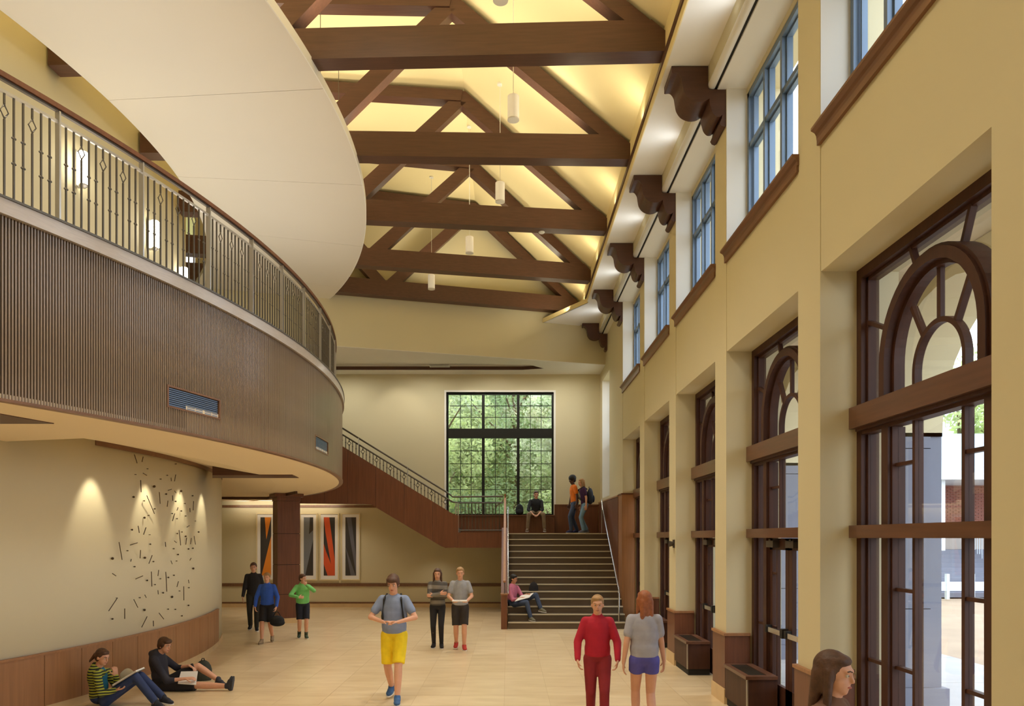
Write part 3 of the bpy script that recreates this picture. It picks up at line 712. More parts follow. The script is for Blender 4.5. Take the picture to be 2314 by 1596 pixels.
# ================================================================ PENDANTS, DETECTORS
pl = ['pendant lamp cut by the top edge of the photo', 'largest hanging cylinder lamp behind the nearest truss', 'hanging cylinder lamp behind the second truss', 'hanging cylinder lamp before the fourth truss beam', 'smallest hanging cylinder lamp before the last truss']
for i, (x, D) in enumerate(((-0.09, 9.04), (0.082, 11.63), (-0.153, 14.47), (-0.874, 17.08), (-1.99, 19.55))):
    root = empty('pendant_lamp', (x, D, 8.65), pl[i], 'lamp', 'white cylinder lamps hanging from the roof')
    MB().lathe([(0.082, 0.02), (0.09, 0.02), (0.09, 0.37), (0.082, 0.375), (0.01, 0.38)], (x, D, 8.65), 24).build('lamp_shade', M['lampglow'], root, smooth=False)
    MB().lathe([(0.078, 0.0), (0.092, 0.0), (0.092, 0.02), (0.078, 0.02)], (x, D, 8.65), 24).build('rim', M['plastic'], root)
    MB().lathe([(0.076, 0.012), (0.076, 0.022)], (x, D, 8.65), 20).build('lens', M['bulb'], root)
    ztop = 11.58 if x < -0.92 else 11.58-(x+0.92)*0.841
    MB().tube([(x, D, 9.02), (x, D, ztop)], 0.006, 6).build('cord', M['plastic'], root)
    MB().lathe([(0.055, -0.03), (0.055, 0.0)], (x, D, ztop), 16).build('canopy', M['plastic'], root)
    spot('pendant_light', (x, D, 8.60), (0, 0, -1), 480, 96, 0.9, (1.0, 0.93, 0.84), 0.08)
p = W(1224, 519, 15.98)
tag(MB().lathe([(0.05, -0.03), (0.065, -0.015), (0.065, 0.0)], (p.x, 16.0, 8.70), 18).build('smoke_detector', M['plastic']), 'small round white smoke detector under the middle truss beam', 'smoke detector')
hr = empty('alarm_horn', (2.85, 12.99, 2.05), 'small grey alarm horn on the pier beside the third door opening', 'alarm')
MB().box(2.875, 2.892, 13.03, 13.15, 2.02, 2.16).build('back_plate', M['iron'], hr)
MB().tube([(2.88, 13.09, 2.09), (2.80, 13.09, 2.09)], [0.035, 0.055], 14).build('horn', M['iron'], hr)

# ================================================================ COLUMN, FRAMED PRINTS, WALL SCULPTURE
colr = empty('column', (-5.66, 19.35, 0), 'square brown wood clad column under the balcony', 'column'); colr.rotation_euler = (0, 0, 0)
def rot_box(hx, hy, z0, z1, cx_, cy_, ang):
    m = MB(); ca, sa = math.cos(R(ang)), math.sin(R(ang)); q = MB().box(-hx, hx, -hy, hy, z0, z1)
    return m.add([(cx_+v[0]*ca-v[1]*sa, cy_+v[0]*sa+v[1]*ca, v[2]) for v in q.v], q.f)
cxx, cyy, ca_ = -5.76, 19.55, 29
rot_box(0.27, 0.27, 0.0, 3.3, cxx, cyy, ca_).build('core', M['slatback'], colr)
zz = [0.13, 0.74, 1.50, 2.30, 3.14]
for z0, z1 in zip(zz[:-1], zz[1:]): rot_box(0.285, 0.285, z0+0.006, z1-0.006, cxx, cyy, ca_).build('cladding_panel', M['woodv'], colr)
rot_box(0.30, 0.30, 0.0, 0.13, cxx, cyy, ca_).build('plinth', M['stone'], colr)
rot_box(0.30, 0.30, 3.14, 3.24, cxx, cyy, ca_).build('neck', M['woodv'], colr)
rot_box(0.36, 0.36, 3.24, 3.325, cxx, cyy, ca_).build('capital', M['woodv'], colr)

cl = {'o': mat('orange_ink', srgb(226, 138, 40), 0.6), 'r': mat('red_orange_ink', srgb(214, 88, 44), 0.6), 'g': mat('grey_ink', srgb(118, 122, 128), 0.6), 'g2': mat('mid_grey_ink', srgb(96, 96, 104), 0.6), 'k': mat('charcoal_ink', srgb(58, 54, 50), 0.6)}
def art(x0, x1, shapes, lab):
    D = YB-0.04; p0 = W(x0, 1312, D); p1 = W(x1, 1160, D)
    root = empty('framed_print', (p0.x, YB, p0.z), lab, 'picture', 'tall framed prints on the back wall')
    X0, X1, Z0, Z1_ = p0.x, p1.x, p0.z, p1.z; t = 0.035
    m = MB(); m.box(X0, X0+t, YB-0.05, YB-0.003, Z0, Z1_); m.box(X1-t, X1, YB-0.05, YB-0.003, Z0, Z1_); m.box(X0+t, X1-t, YB-0.05, YB-0.003, Z0, Z0+t); m.box(X0+t, X1-t, YB-0.05, YB-0.003, Z1_-t, Z1_)
    m.build('frame', M['frame_cream'], root)
    MB().box(X0+t, X1-t, YB-0.03, YB-0.003, Z0+t, Z1_-t).build('mat_board', M['paper'], root)
    ax, bx = X0+0.13, X1-0.13; az, bz = Z0+0.15, Z1_-0.13
    MB().box(ax, bx, YB-0.033, YB-0.03, az, bz).build('print_ground', cl['k'], root)
    for key, poly, layer in shapes:
        MB().prism([(ax+(bx-ax)*u, az+(bz-az)*v) for u, v in poly], YB-0.0345-0.001*layer, YB-0.033-0.001*layer, 'y').build('print_shape', cl[key], root)
art(579, 622, [('o', [(0.4, 1), (1, 1), (0.55, 0.62)], 0), ('o', [(1, 0.68), (1, 0), (0.1, 0)], 0)], 'tall framed print of orange wedges, half behind the column')
art(677, 717, [('g', [(0, 1), (0.65, 1), (0.5, 0.55), (0, 0.5)], 0), ('g', [(0, 0.62), (1, 0.78), (1, 0.62), (0.15, 0), (0, 0)], 1)], 'tall framed print with a grey wedge beside the column')
art(722, 766, [('r', [(0, 1), (0.5, 1), (1, 0.25), (1, 0), (0.75, 0.1), (0.15, 0.75)], 0), ('r', [(0, 0.55), (0.2, 0.42), (1, 0.03), (0.95, 0), (0.35, 0), (0, 0.2)], 1)], 'tall framed print with red-orange stripes')
art(771, 814, [('g2', [(0.1, 1), (0.55, 1), (1, 0.3), (1, 0.02)], 0), ('g2', [(0, 0.5), (0.95, 0), (0.5, 0)], 1)], 'tall framed print with grey diagonal stripes, beside the stairs')

# wall sculpture of scattered pins and rods on the curved wall
sc = 3.893
rods = [(248,30,272,105),(325,48,315,95),(325,193,356,213),(303,255,308,360),(357,390,424,550),(467,360,475,462),(543,435,537,488),(612,205,600,265),(571,235,573,262),
 (583,390,586,435),(632,495,622,522),(603,548,583,615),(736,502,738,535),(768,440,765,520),(281,658,291,718),(350,670,328,735),(113,800,140,955),(212,826,275,806),(302,870,298,942),
 (221,950,216,970),(405,915,375,990),(545,345,575,335),(602,350,615,367),(710,668,732,655),(641,695,655,828),(708,762,700,822),(748,765,742,818),(773,747,785,820),(600,790,618,805),
 (570,965,580,992),(748,940,735,962),(55,1076,86,1098),(260,1124,322,1097),(397,1060,402,1190),(462,1045,455,1098),(524,1062,533,1235),(636,1145,622,1195),(723,1133,728,1160),(682,1190,683,1312),
 (340,1265,352,1288),(98,1292,22,1406),(243,1305,278,1375),(163,1385,163,1475),(360,1455,312,1550),(415,1493,416,1540),(466,1425,506,1477),(520,800,524,840),(455,1225,458,1258)]
dots = [(367,155,5),(262,205,4),(540,212,5),(481,245,6),(614,112,6),(424,310,12),(242,403,10),(528,377,9),(660,351,10),(335,437,6),(612,442,7),(762,392,6),(428,507,7),(694,460,6),(662,526,7),(376,565,6),
 (338,585,10),(582,549,6),(700,570,6),(624,594,6),(228,691,9),(626,724,7),(668,711,6),(814,711,8),(700,749,8),(387,735,4),(390,818,7),(190,876,6),(56,944,13),(341,937,11),(417,971,7),(252,1016,7),
 (596,858,6),(725,860,8),(764,854,7),(633,909,8),(622,966,5),(767,1032,10),(361,1137,8),(478,1122,6),(548,1111,8),(597,1092,7),(431,1174,6),(502,1246,8),(580,1282,11),(298,1289,6),(648,1230,5),(729,1201,6),
 (338,1397,11),(725,1357,8),(547,1390,6),(610,1392,6),(57,1476,8),(667,1449,7),(98,1292,4),(788,615,4)]
scu = empty('wall_sculpture', PR(12.82, -8, 1.0), 'scattered bronze pins and rods mounted across the curved cream wall', 'wall sculpture')
def on_wall(cx_, cy_, r_): 
    x = 240+cx_/sc; y = 1020+cy_/sc; D = Don(x, r_); return W(x, y, D)
bz = mat('bronze_pin', srgb(78, 62, 44), 0.4, 0.7)
for (a1, b1, a2, b2) in rods:
    p, q = on_wall(a1, b1, 12.87), on_wall(a2, b2, 12.845); MB().tube([p, q], 0.006, 6).build('rod', bz, scu)
for (a1, b1, s) in dots:
    p = on_wall(a1, b1, 12.825); r_ = s/sc*p.y/F; nv = Vector((p.x-C0[0], p.y-C0[1], 0)).normalized()
    MB().tube([p-nv*0.022, p], [0.005, 0.005], 6).sphere(p, r_*0.95, n=10).build('pin', bz, scu)

# scallop lights on the curved wall
for px, pw in ((205, 26), (328, 26), (405, 24), (455, 22)):
    a_ = ang_of(px, 12.8); p = Vector(PR(13.12, a_, 3.30)); t = Vector(PR(12.8, a_, 2.45))
    spot('wall_washer', p, t-p, pw, 54, 0.7, (1.0, 0.86, 0.60), 0.04)
for (x, y) in ((-6.6, 17.0), (-7.6, 22.3), (-5.2, 22.5), (-2.2, 22.9)):
    spot('corridor_downlight', (x, y, 3.28 if x < -3 else 1.9), (0, 0, -1), 60 if x < -3 else 18, 130, 0.9)
# soft strip in the cove of the corridor ceiling
area('corridor_cove', (-7.0, 23.2, 3.25), (0, 0.6, 0.4), 3.2, 0.1, 14)
MB().prism([(-9, 21.9), (-4.0, 21.9), (-4.0, YB), (-9, YB)], 3.34, 3.42, 'z').build('ceiling.002', M['soffit'], kind='structure')

# ================================================================ STAIRS
RS, TD, D0 = 0.166, 0.28, 18.07
ZL = 14*RS
stair = empty('staircase', (1.4, D0, 0), 'wide straight staircase with dark treads and pale nosing lines', 'staircase')
SX0, SX1 = 0.0, 2.85
for k in range(14):
    y0_ = D0+k*TD; z1_ = (k+1)*RS; y1_ = y0_+TD+0.02 if k < 13 else 23.64
    MB().box(SX0, SX1, y0_+0.02, y1_, max(0, z1_-RS-0.02), z1_-0.002).build('step', M['step'], stair)
    MB().box(SX0, SX1, y0_, y0_+0.05, z1_-0.028, z1_+0.001).build('nosing', M['nosing'], stair)
YL = D0+13*TD
MB().box(-1.46, 0.0, YL, 23.64, ZL-0.38, ZL).build('landing', M['step'], stair)
m = MB(); m.box(-1.50, -0.17, YL-0.06, YL-0.0, ZL-0.42, ZL+0.02); m.build('landing_fascia', M['woodv'], stair)
# left knee wall
sl_ = RS/TD
MB().box(-0.165, -0.02, D0-0.06, D0+0.26, 0, 0.82).build('newel_block', M['woodv'], stair)
MB().box(-0.18, -0.005, D0-0.075, D0+0.275, 0.82, 0.85).build('newel_cap', M['woodl'], stair)
ks = [(D0+0.26, 0), (D0+0.26, 0.46), (YL, 0.30+(YL-D0)*sl_), (YL, 0)]
MB().prism(ks, -0.165, -0.02, 'x').build('knee_wall', M['woodv'], stair)
ks2 = [(D0+0.26, 0.46), (D0+0.26, 0.485), (YL, 0.325+(YL-D0)*sl_), (YL, 0.30+(YL-D0)*sl_)]
MB().prism(ks2, -0.175, -0.01, 'x').build('knee_wall_cap', M['woodv'], stair)
h = [(D0-0.02, 1.14), (YL+0.05, 1.14+(YL-D0+0.07)*sl_)]
MB().bar((-0.085, h[0][0], h[0][1]), (-0.085, h[1][0], h[1][1]), 0.06, 0.05).build('handrail', M['woodl'], stair)
m = MB()
for j in range(13):
    y = D0+0.05+j*TD*1.0; zb = 0.33+(y-D0)*sl_; m.box(-0.092, -0.078, y-0.007, y+0.007, zb if j else 0.85, 1.13+(y-D0)*sl_)
m.build('balusters', M['iron'], stair, kind='stuff')
MB().box(-0.105, -0.065, YL+0.02, YL+0.06, ZL, 3.46).build('newel_post', M['woodl'], stair)
MB().tube([(-0.0, D0, 0.86), (-0.0, D0+0.1, 0.90), (0.0, YL, 0.90+(YL-D0)*sl_), (0, YL+0.2, 3.10)], 0.019, 10).build('metal_handrail', M['steel'], stair)
MB().tube([(2.68, D0+0.1, RS), (2.68, D0+0.1, 0.86), (2.69, D0+0.18, 0.93), (2.74, YL, 0.93+(YL-D0-0.18)*sl_), (2.74, YL+0.28, 3.30)], 0.02, 10).build('metal_handrail', M['steel'], stair)
MB().tube([(2.74, YL+0.26, ZL), (2.74, YL+0.26, 3.30)], 0.018, 10).build('rail_post', M['steel'], stair)
MB().box(2.78, 2.88, D0+0.02, 19.55, 0.0, 0.001).build('skirt', M['step'], stair)
# second flight rising to the left along the back wall
DF = YL-0.02
fl2 = empty('upper_staircase', (-1.46, DF, ZL), 'wood panelled flight rising left from the landing to the balcony', 'staircase')
top = [(655, 936), (773, 1008), (880, 1073.5), (991, 1141.6), (1005, 1150), (1018, 1158.5), (1030, 1164), (1036, 1165.5)]
bot = [(1036, 1237.5), (1004, 1238.6), (930, 1195), (855, 1150), (838, 1140), (655, 1138)]
tp = [(W(x, y, DF).x, W(x, y, DF).z) for x, y in top]; bt = [(W(x, y, DF).x, W(x, y, DF).z) for x, y in bot]
# panelled stringer: cut in panels along x
def interp(pts, x):
    pts = sorted(pts)
    for (x0, z0), (x1, z1) in zip(pts[:-1], pts[1:]):
        if x0 <= x <= x1: return z0+(z1-z0)*(x-x0)/(x1-x0+1e-9)
    return pts[0][1] if x < pts[0][0] else pts[-1][1]
cuts = [W(x, 0, DF).x for x in (655, 735, 786, 850, 914, 978, 1036)]
for xa, xb in zip(cuts[:-1], cuts[1:]):
    xs_ = [xa+0.003+(xb-xa-0.006)*t/6 for t in range(7)]
    MB().prism([(x, interp(tp, x)) for x in xs_]+[(x, interp(bt, x)) for x in xs_[::-1]], DF-0.05, DF+0.03, 'y').build('stringer_panel', M['woodv'], fl2)
m = MB()
for j in range(15):
    x = -1.46-j*0.29; m.box(x-0.30, x, DF+0.03, 23.62, ZL+j*0.168-0.05 if j else ZL, ZL+(j+1)*0.168)
m.build('steps', M['step'], fl2)
# railing of the second flight and of the landing
r2 = empty('stair_railing', (-1.46, DF, ZL), 'thin metal railing of the upper flight with diamond balusters', 'railing')
def P2(x, y, D=None): return W(x, y, D or DF)
MB().tube([P2(655, 895), P2(770, 965.8), P2(1010, 1113), P2(1023, 1123.2), P2(1137, 1122.2)], 0.024, 8).build('handrail', M['rail'], r2)
MB().tube([P2(655, 908), P2(772, 981.5), P2(1010, 1127), P2(1024, 1135), P2(1034, 1136)], 0.022, 8).build('top_rail', M['rail'], r2)
MB().tube([P2(1036, 1137), P2(1137, 1137)], 0.018, 8).build('top_rail', M['rail'], r2)
MB().tube([P2(1034, 1199), P2(1137, 1199)], 0.018, 8).build('bottom_rail', M['rail'], r2)
for (x, ya, yb) in ((810.5, 990, 1031), (921, 1057.5, 1099)):
    a_, b2 = P2(x, ya), P2(x, yb); MB().bar(b2, a_, 0.05, 0.02).build('post', M['metal'], r2)
for x in (1030, 1035.5): MB().bar(P2(x, 1205 if x > 1034 else 1166), P2(x, 1136), 0.03, 0.03).build('post', M['metal'], r2)
px = 773.5; j = 0
while px < 1018:
    f_ = lambda q: 981.5+(q-772)*(1127-981.5)/(1010-772)
    yt = f_(px); zb_ = interp(tp, W(px, 0, DF).x); a_ = P2(px, yt)
    base_ = Vector((a_.x, DF, zb_)); m = MB()
    if j % 4 == 2:
        m.bar(base_, Vector((a_.x, DF, a_.z-0.20)), 0.020, 0.020)
        for sx in (-1, 1): m.tube([(a_.x, DF, a_.z-0.21), (a_.x+sx*0.015, DF, a_.z-0.17), (a_.x+sx*0.06, DF, a_.z-0.13), (a_.x+sx*0.015, DF, a_.z-0.09), (a_.x, DF, a_.z-0.05)], 0.012, 6)
        m.bar(Vector((a_.x, DF, a_.z-0.05)), a_, 0.020, 0.020)
        ob = m.build('baluster', M['rail'], r2); ob['label'] = 'baluster with an open diamond'
    else:
        m.bar(base_, a_, 0.020, 0.020)
        m.sphere((a_.x, DF, (a_.z+zb_)/2), 0.02, 0.012, 0.022, 8); m.build('baluster', M['rail'], r2)
    px += 7.75; j += 1
for j in range(1, 13):
    x = 1036+j*7.7; MB().bar(P2(x, 1199), P2(x, 1137), 0.020, 0.020).build('baluster', M['rail'], r2)
# bench below the big window
bn = empty('window_bench', (-0.2, 23.3, ZL), 'long low brown wooden window bench on the landing', 'bench')
xx = [-1.95, -1.1, -0.25, 0.6, 1.44]
for xa, xb in zip(xx[:-1], xx[1:]): MB().box(xa+0.003, xb-0.003, 23.30, 23.66, ZL, 2.86).build('front_panel', M['woodv'], bn)
MB().box(-1.95, 1.44, 23.27, 23.69, 2.86, 2.895).build('seat_board', M['woodv'], bn)

# ================================================================ OUTSIDE
ground = MB().box(3.62, 60, -20, 60, -0.35, -0.05).build('ground', mat('sandy_soil', srgb(170, 148, 124), 0.9, var=0.12, scale=0.8, bump=0.3, bscale=6), kind='structure')
MB().box(-30, 3.62, 24.0, 60, -0.35, 1.2).build('ground.001', mat('grass_bank', srgb(90, 116, 60), 0.9, var=0.3, scale=2), kind='structure')
pv = MB().box(3.62, 8.2, -8, 30, -0.05, -0.02).build('pavement', M['stone'], kind='structure'); pv.data.materials[0] = mat('grey_concrete', srgb(176, 174, 172), 0.8, var=0.05)
for j in range(12):
    MB().box(3.64, 8.18, -3+j*2.4, -3+j*2.4+2.385, -0.02, 0.0).build('paving_slab', pv.data.materials[0], pv)
stone_o = mat('pale_grey_stone', srgb(124, 128, 142), 0.8, var=0.04)
arc_lab = ['pale stone arcade pier carrying the near end of the first outdoor arch', 'pale grey stone pier seen through the nearest arched window', 'pale stone arcade pier seen through the second opening', 'pale stone arcade pier outside the third opening', 'pale stone arcade pier outside the fourth opening']
for i, y in enumerate((5.8, 9.7, 13.6, 17.5, 21.4)):
    root = empty('arcade_pier', (5.1, y, -0.02), arc_lab[i], 'pier', 'stone piers of the outdoor arcade')
    MB().box(4.62, 5.66, y-0.06, y+1.0, -0.0, 0.26).build('pier_base', stone_o, root)
    zz = [0.26, 1.28, 2.32, 3.35, 4.4]
    for z0, z1 in zip(zz[:-1], zz[1:]): MB().box(4.7, 5.45, y, y+0.94, z0+0.004, z1-0.006).build('stone_block', stone_o, root)
    MB().box(5.46, 5.6, y+0.02, y+0.92, 0.26, 4.4).build('pilaster', stone_o, root)
    # arch rising from pier to pier
    if i < 4:
        m = MB(); yc_ = y+0.94+1.48; pts = [(yc_+1.48*math.cos(R(t)), 3.55+1.48*math.sin(R(t))) for t in range(0, 181, 12)]
        m.prism([(y+0.94, 3.5)]+[(y+0.94, 5.25), (y+3.9, 5.25), (y+3.9, 3.5)]+pts, 4.8, 5.6, 'x'); m.build('arch', M['wall'], root)
MB().box(3.62, 5.7, -8, 24, 5.26, 5.4).build('ceiling.003', M['soffit'], kind='structure')
# brick building with a glazed canopy, steps and railing
brick_m = mat('red_brick', srgb(140, 84, 70), 0.85, var=0.12, scale=8); mortar = mat('mortar', srgb(186, 176, 168), 0.9)
bld = empty('brick_building', (20, 32, 0), 'red brick building with pale blue glazed canopy beyond the arcade', 'building')
MB().box(15.5, 34, 32, 34, 0, 4.5).build('wall', mortar, bld); MB().box(15.5, 34, 32, 34, 4.5, 6.6).build('upper_wall', mat('pale_blue_cladding', srgb(168, 186, 196), 0.6), bld)
m = MB(); rws = 0
z = 2.5
while z < 4.45:
    off = 0.12 if rws % 2 else 0
    x = 17.0+off
    while x < 21.5: m.box(x, x+0.225, 31.97, 32, z, z+0.062); x += 0.24
    z += 0.075; rws += 1
m.build('bricks', brick_m, bld, kind='stuff')
cv = mat('pale_canopy_metal', srgb(214, 226, 236), 0.5)
MB().box(16.3, 21.5, 28.5, 31.9, 4.4, 4.75).build('canopy', cv, bld)
for x in (16.6, 18.5, 20.2): MB().box(x, x+0.14, 28.8, 28.95, 1.7, 6.6).build('canopy_post', cv, bld)
for (z0, z1) in ((4.8, 6.2),):
    for x in (16.75, 17.65, 18.7, 19.5): MB().box(x, x+0.8, 28.9, 28.93, z0, z1).build('pane', M['glass'], bld)
st_o = empty('outdoor_steps', (17.2, 28, 0), 'grey concrete steps outside leading up to the brick building', 'steps')
for j in range(10): MB().box(15.9, 21, 27.6+j*0.3, 27.9+j*0.3+0.05, 0.0, 0.17*(j+1)).build('step', stone_o, st_o)
MB().box(15.9, 21, 30.6, 31.9, 0.0, 1.7).build('landing', stone_o, st_o)
ro = empty('outdoor_railing', (17.2, 27.6, 0), 'pale blue metal railing along the outdoor steps', 'railing')
m = MB().tube([(18.9, 27.5, 1.0), (18.9, 30.6, 2.75), (18.9, 31.6, 2.75)], 0.04, 8); m.build('handrail', cv, ro)
for j in range(22):
    y = 27.6+j*0.15; zb = 0.17*min(10, int((y-27.6)/0.3)+1); MB().box(18.89, 18.91, y-0.01, y+0.01, zb, 1.0+(y-27.5)*0.565).build('baluster', cv, ro)
# low white fence at the foot of the steps
fo = empty('low_fence', (16.5, 26.8, 0), 'low white fence in front of the outdoor steps', 'fence')
MB().box(15.2, 21, 26.78, 26.84, 0.30, 0.62).build('rail', cv, fo)
for j in range(6): MB().box(15.6+j*0.9, 15.7+j*0.9, 26.74, 26.88, 0, 0.9).build('post', cv, fo)
# trees behind the big window and beyond the arcade
LM = [leaf_mat('leaf_light', srgb(206, 218, 164)), leaf_mat('leaf_mid', srgb(178, 198, 150)), leaf_mat('leaf_pale', srgb(216, 224, 192)), leaf_mat('leaf_deep', srgb(146, 170, 126))]
bark = mat('tree_bark', srgb(112, 96, 80), 0.9, var=0.2, scale=8)
def tree(x, y, zb, h_, rx, rz, n_, mi, lab, sz=0.12):
    n_ = int(n_*2.3); sz *= 0.72
    rnd = random.Random(int(x*100+y*10)+5); root = empty('tree', (x, y, zb), lab, 'tree', 'trees outside the windows')
    m = MB(); m.tube([(x, y, zb), (x+0.1, y, zb+h_*0.4), (x-0.1, y+0.1, zb+h_*0.8)], [0.16, 0.11, 0.05], 8)
    for q in range(6):
        a_ = q*1.1; m.tube([(x, y, zb+h_*(0.25+0.08*q)), (x+math.cos(a_)*rx*0.6, y+math.sin(a_)*rx*0.6, zb+h_*(0.45+0.08*q))], [0.06, 0.02], 6)
    m.build('trunk', bark, root)
    blobs = [(x+rnd.uniform(-1, 1)*rx*0.75, y+rnd.uniform(-1, 1)*rx*0.6, zb+h_*0.5+rnd.uniform(-1, 1)*rz*0.8, rnd.uniform(0.4, 0.8)*min(rx, rz)*0.7) for _ in range(22)]
    m = MB()
    for _ in range(n_):
        b = rnd.choice(blobs); d_ = Vector((rnd.gauss(0, 1), rnd.gauss(0, 1), rnd.gauss(0, 1))).normalized()*b[3]*rnd.uniform(0.75, 1.05)
        c_ = Vector(b[:3])+d_
        if c_.y < 24.6 and c_.x < 3.6: c_.y = 24.6+rnd.random()
        u = Vector((rnd.gauss(0, 1), rnd.gauss(0, 1), rnd.gauss(0, 1))).normalized(); v = u.orthogonal().normalized(); s = sz*rnd.uniform(0.6, 1.4)
        m.add([c_-u*s, c_+v*s*0.5, c_+u*s, c_-v*s*0.5], [(0, 1, 2, 3)])
    me = m.build('foliage', LM[mi], root)
tree(-2.8, 29.5, 1.2, 7.0, 2.4, 3.0, 5200, 0, 'light green leafy tree at the left of the stair window')
tree(0.3, 31.5, 1.2, 9.5, 3.0, 4.0, 6500, 1, 'mid green tree filling the middle of the stair window')
tree(2.6, 29.4, 1.2, 8.0, 2.2, 3.4, 5200, 2, 'pale green tree at the right of the stair window')
tree(-0.8, 27.6, 1.2, 2.8, 1.6, 1.3, 2600, 3, 'low dark green bush below the stair window', 0.10)
tree(1.6, 27.4, 1.2, 2.6, 1.3, 1.2, 2400, 0, 'low yellow green bush right of the stair window', 0.10)
tree(-4.2, 34.0, 1.2, 12, 4.0, 5.0, 5200, 2, 'tall pale tree behind the others on the left', 0.22)
tree(3.5, 36.0, 1.2, 13, 4.0, 5.5, 5200, 1, 'tall green tree far behind on the right', 0.22)
tree(24.0, 40.0, 0.0, 13, 5.0, 4.5, 5000, 0, 'bright green tree above the glazed canopy outside', 0.3)
m = MB(); rnd = random.Random(3); nx_, nz_ = 26, 14; vs = []
for j in range(nz_+1):
    for i in range(nx_+1): vs.append((-14+i*1.2, 37+j*0.6+rnd.uniform(-.4, .4), 1.0+j*1.3+rnd.uniform(-.3, .3)))
m.add(vs, [(j*(nx_+1)+i, j*(nx_+1)+i+1, (j+1)*(nx_+1)+i+1, (j+1)*(nx_+1)+i) for j in range(nz_) for i in range(nx_)])
m.build('hill', mat('wooded_hillside', srgb(128, 150, 104), 0.9, var=0.35, scale=1.4), kind='structure')
#PEOPLE
# ================================================================ PEOPLE
Z = Vector((0, 0, 1))
def fabric(name, c, var=0.10): return mat(name, c, 0.85, var=var, scale=9, bump=0.12, bscale=26)
def skinm(name, c): return mat(name, c, 0.55, var=0.04, scale=12)
SK = {'fair': skinm('fair_skin', srgb(214, 162, 134)), 'tan': skinm('tan_skin', srgb(196, 142, 112)), 'dark': skinm('dark_skin', srgb(84, 56, 44))}
HAIR = {'brown': mat('brown_hair', srgb(82, 54, 36), 0.6, var=0.25, scale=30, bump=0.3, bscale=60), 'black': mat('black_hair', srgb(28, 24, 24), 0.6, var=0.3, scale=30, bump=0.3, bscale=60),
        'blond': mat('blond_hair', srgb(164, 128, 84), 0.6, var=0.2, scale=30, bump=0.3, bscale=60), 'red': mat('auburn_hair', srgb(150, 88, 52), 0.6, var=0.2, scale=30, bump=0.3, bscale=60)}
M['eye'] = mat('eye_white', srgb(206, 200, 192), 0.4, var=0.0); M['iris'] = mat('eye_iris', srgb(50, 36, 28), 0.3, var=0.0); M['lip'] = mat('lips', srgb(176, 104, 92), 0.5, var=0.0)
def stripes(name, c1, c2, f):
    m = mat(name, c1, 0.85); nt = m.node_tree; b = nt.nodes['Principled BSDF']; tc = nt.nodes.new('ShaderNodeTexCoord'); wv = nt.nodes.new('ShaderNodeTexWave')
    wv.bands_direction = 'Z'; wv.inputs['Scale'].default_value = f; wv.inputs['Distortion'].default_value = 1.5; wv.inputs['Detail'].default_value = 0
    r = nt.nodes.new('ShaderNodeValToRGB'); e = r.color_ramp.elements; r.color_ramp.interpolation = 'CONSTANT'; e[0].position = 0; e[0].color = c1+(1,); e[1].position = 0.5; e[1].color = c2+(1,)
    nt.links.new(tc.outputs['Object'], wv.inputs[0]); nt.links.new(wv.outputs['Color'], r.inputs[0]); nt.links.new(r.outputs[0], b.inputs['Base Color']); return m

def frame_m(r, f, u): return Matrix((r, f, u)).transposed()
class Body:
    """gathers tapered limbs and rounded masses that are then fused into one continuous surface"""
    def __init__(s): s.m = MB()
    def limb(s, p0, p1, r0, r1, n=12, caps=True):
        p0, p1 = Vector(p0), Vector(p1); s.m.tube([p0, p1], [r0, r1], n)
        if caps: s.m.sphere(p0, r0*0.995, n=n); s.m.sphere(p1, r1*0.995, n=n)
        return s
    def ell(s, c, r, fm, n=16): s.m.sphere(c, r[0], r[1], r[2], n, fm); return s
    def fuse(s, name, mt, parent, vox, smooth=4, **props):
        me = bpy.data.meshes.new(name); off = loc_of(parent)
        me.from_pydata([tuple(Vector(v)-off) for v in s.m.v], [], s.m.f)
        t = bpy.data.objects.new('tmp', me); COL.objects.link(t)
        rm = t.modifiers.new('r', 'REMESH'); rm.mode = 'VOXEL'; rm.voxel_size = vox
        sm = t.modifiers.new('s', 'SMOOTH'); sm.iterations = smooth; sm.factor = 0.5
        dg = bpy.context.evaluated_depsgraph_get(); dg.update()
        m2 = bpy.data.meshes.new_from_object(t.evaluated_get(dg)); m2.materials.clear(); m2.materials.append(mt); m2.name = name
        for p in m2.polygons: p.use_smooth = True
        bpy.data.objects.remove(t); bpy.data.meshes.remove(me)
        o = bpy.data.objects.new(name, m2); COL.objects.link(o); o.parent = parent
        for k, v in props.items(): o[k] = v
        return o
def ik(a, c, l1, l2, pole):
    a, c = Vector(a), Vector(c); d = c-a; L = min(d.length, (l1+l2)*0.999); dn = d.normalized()
    x = (l1*l1-l2*l2+L*L)/(2*L); h_ = math.sqrt(max(1e-6, l1*l1-x*x)); pl_ = Vector(pole); pl_ = (pl_-dn*pl_.dot(dn)).normalized()
    return a+dn*x+pl_*h_, a+dn*L
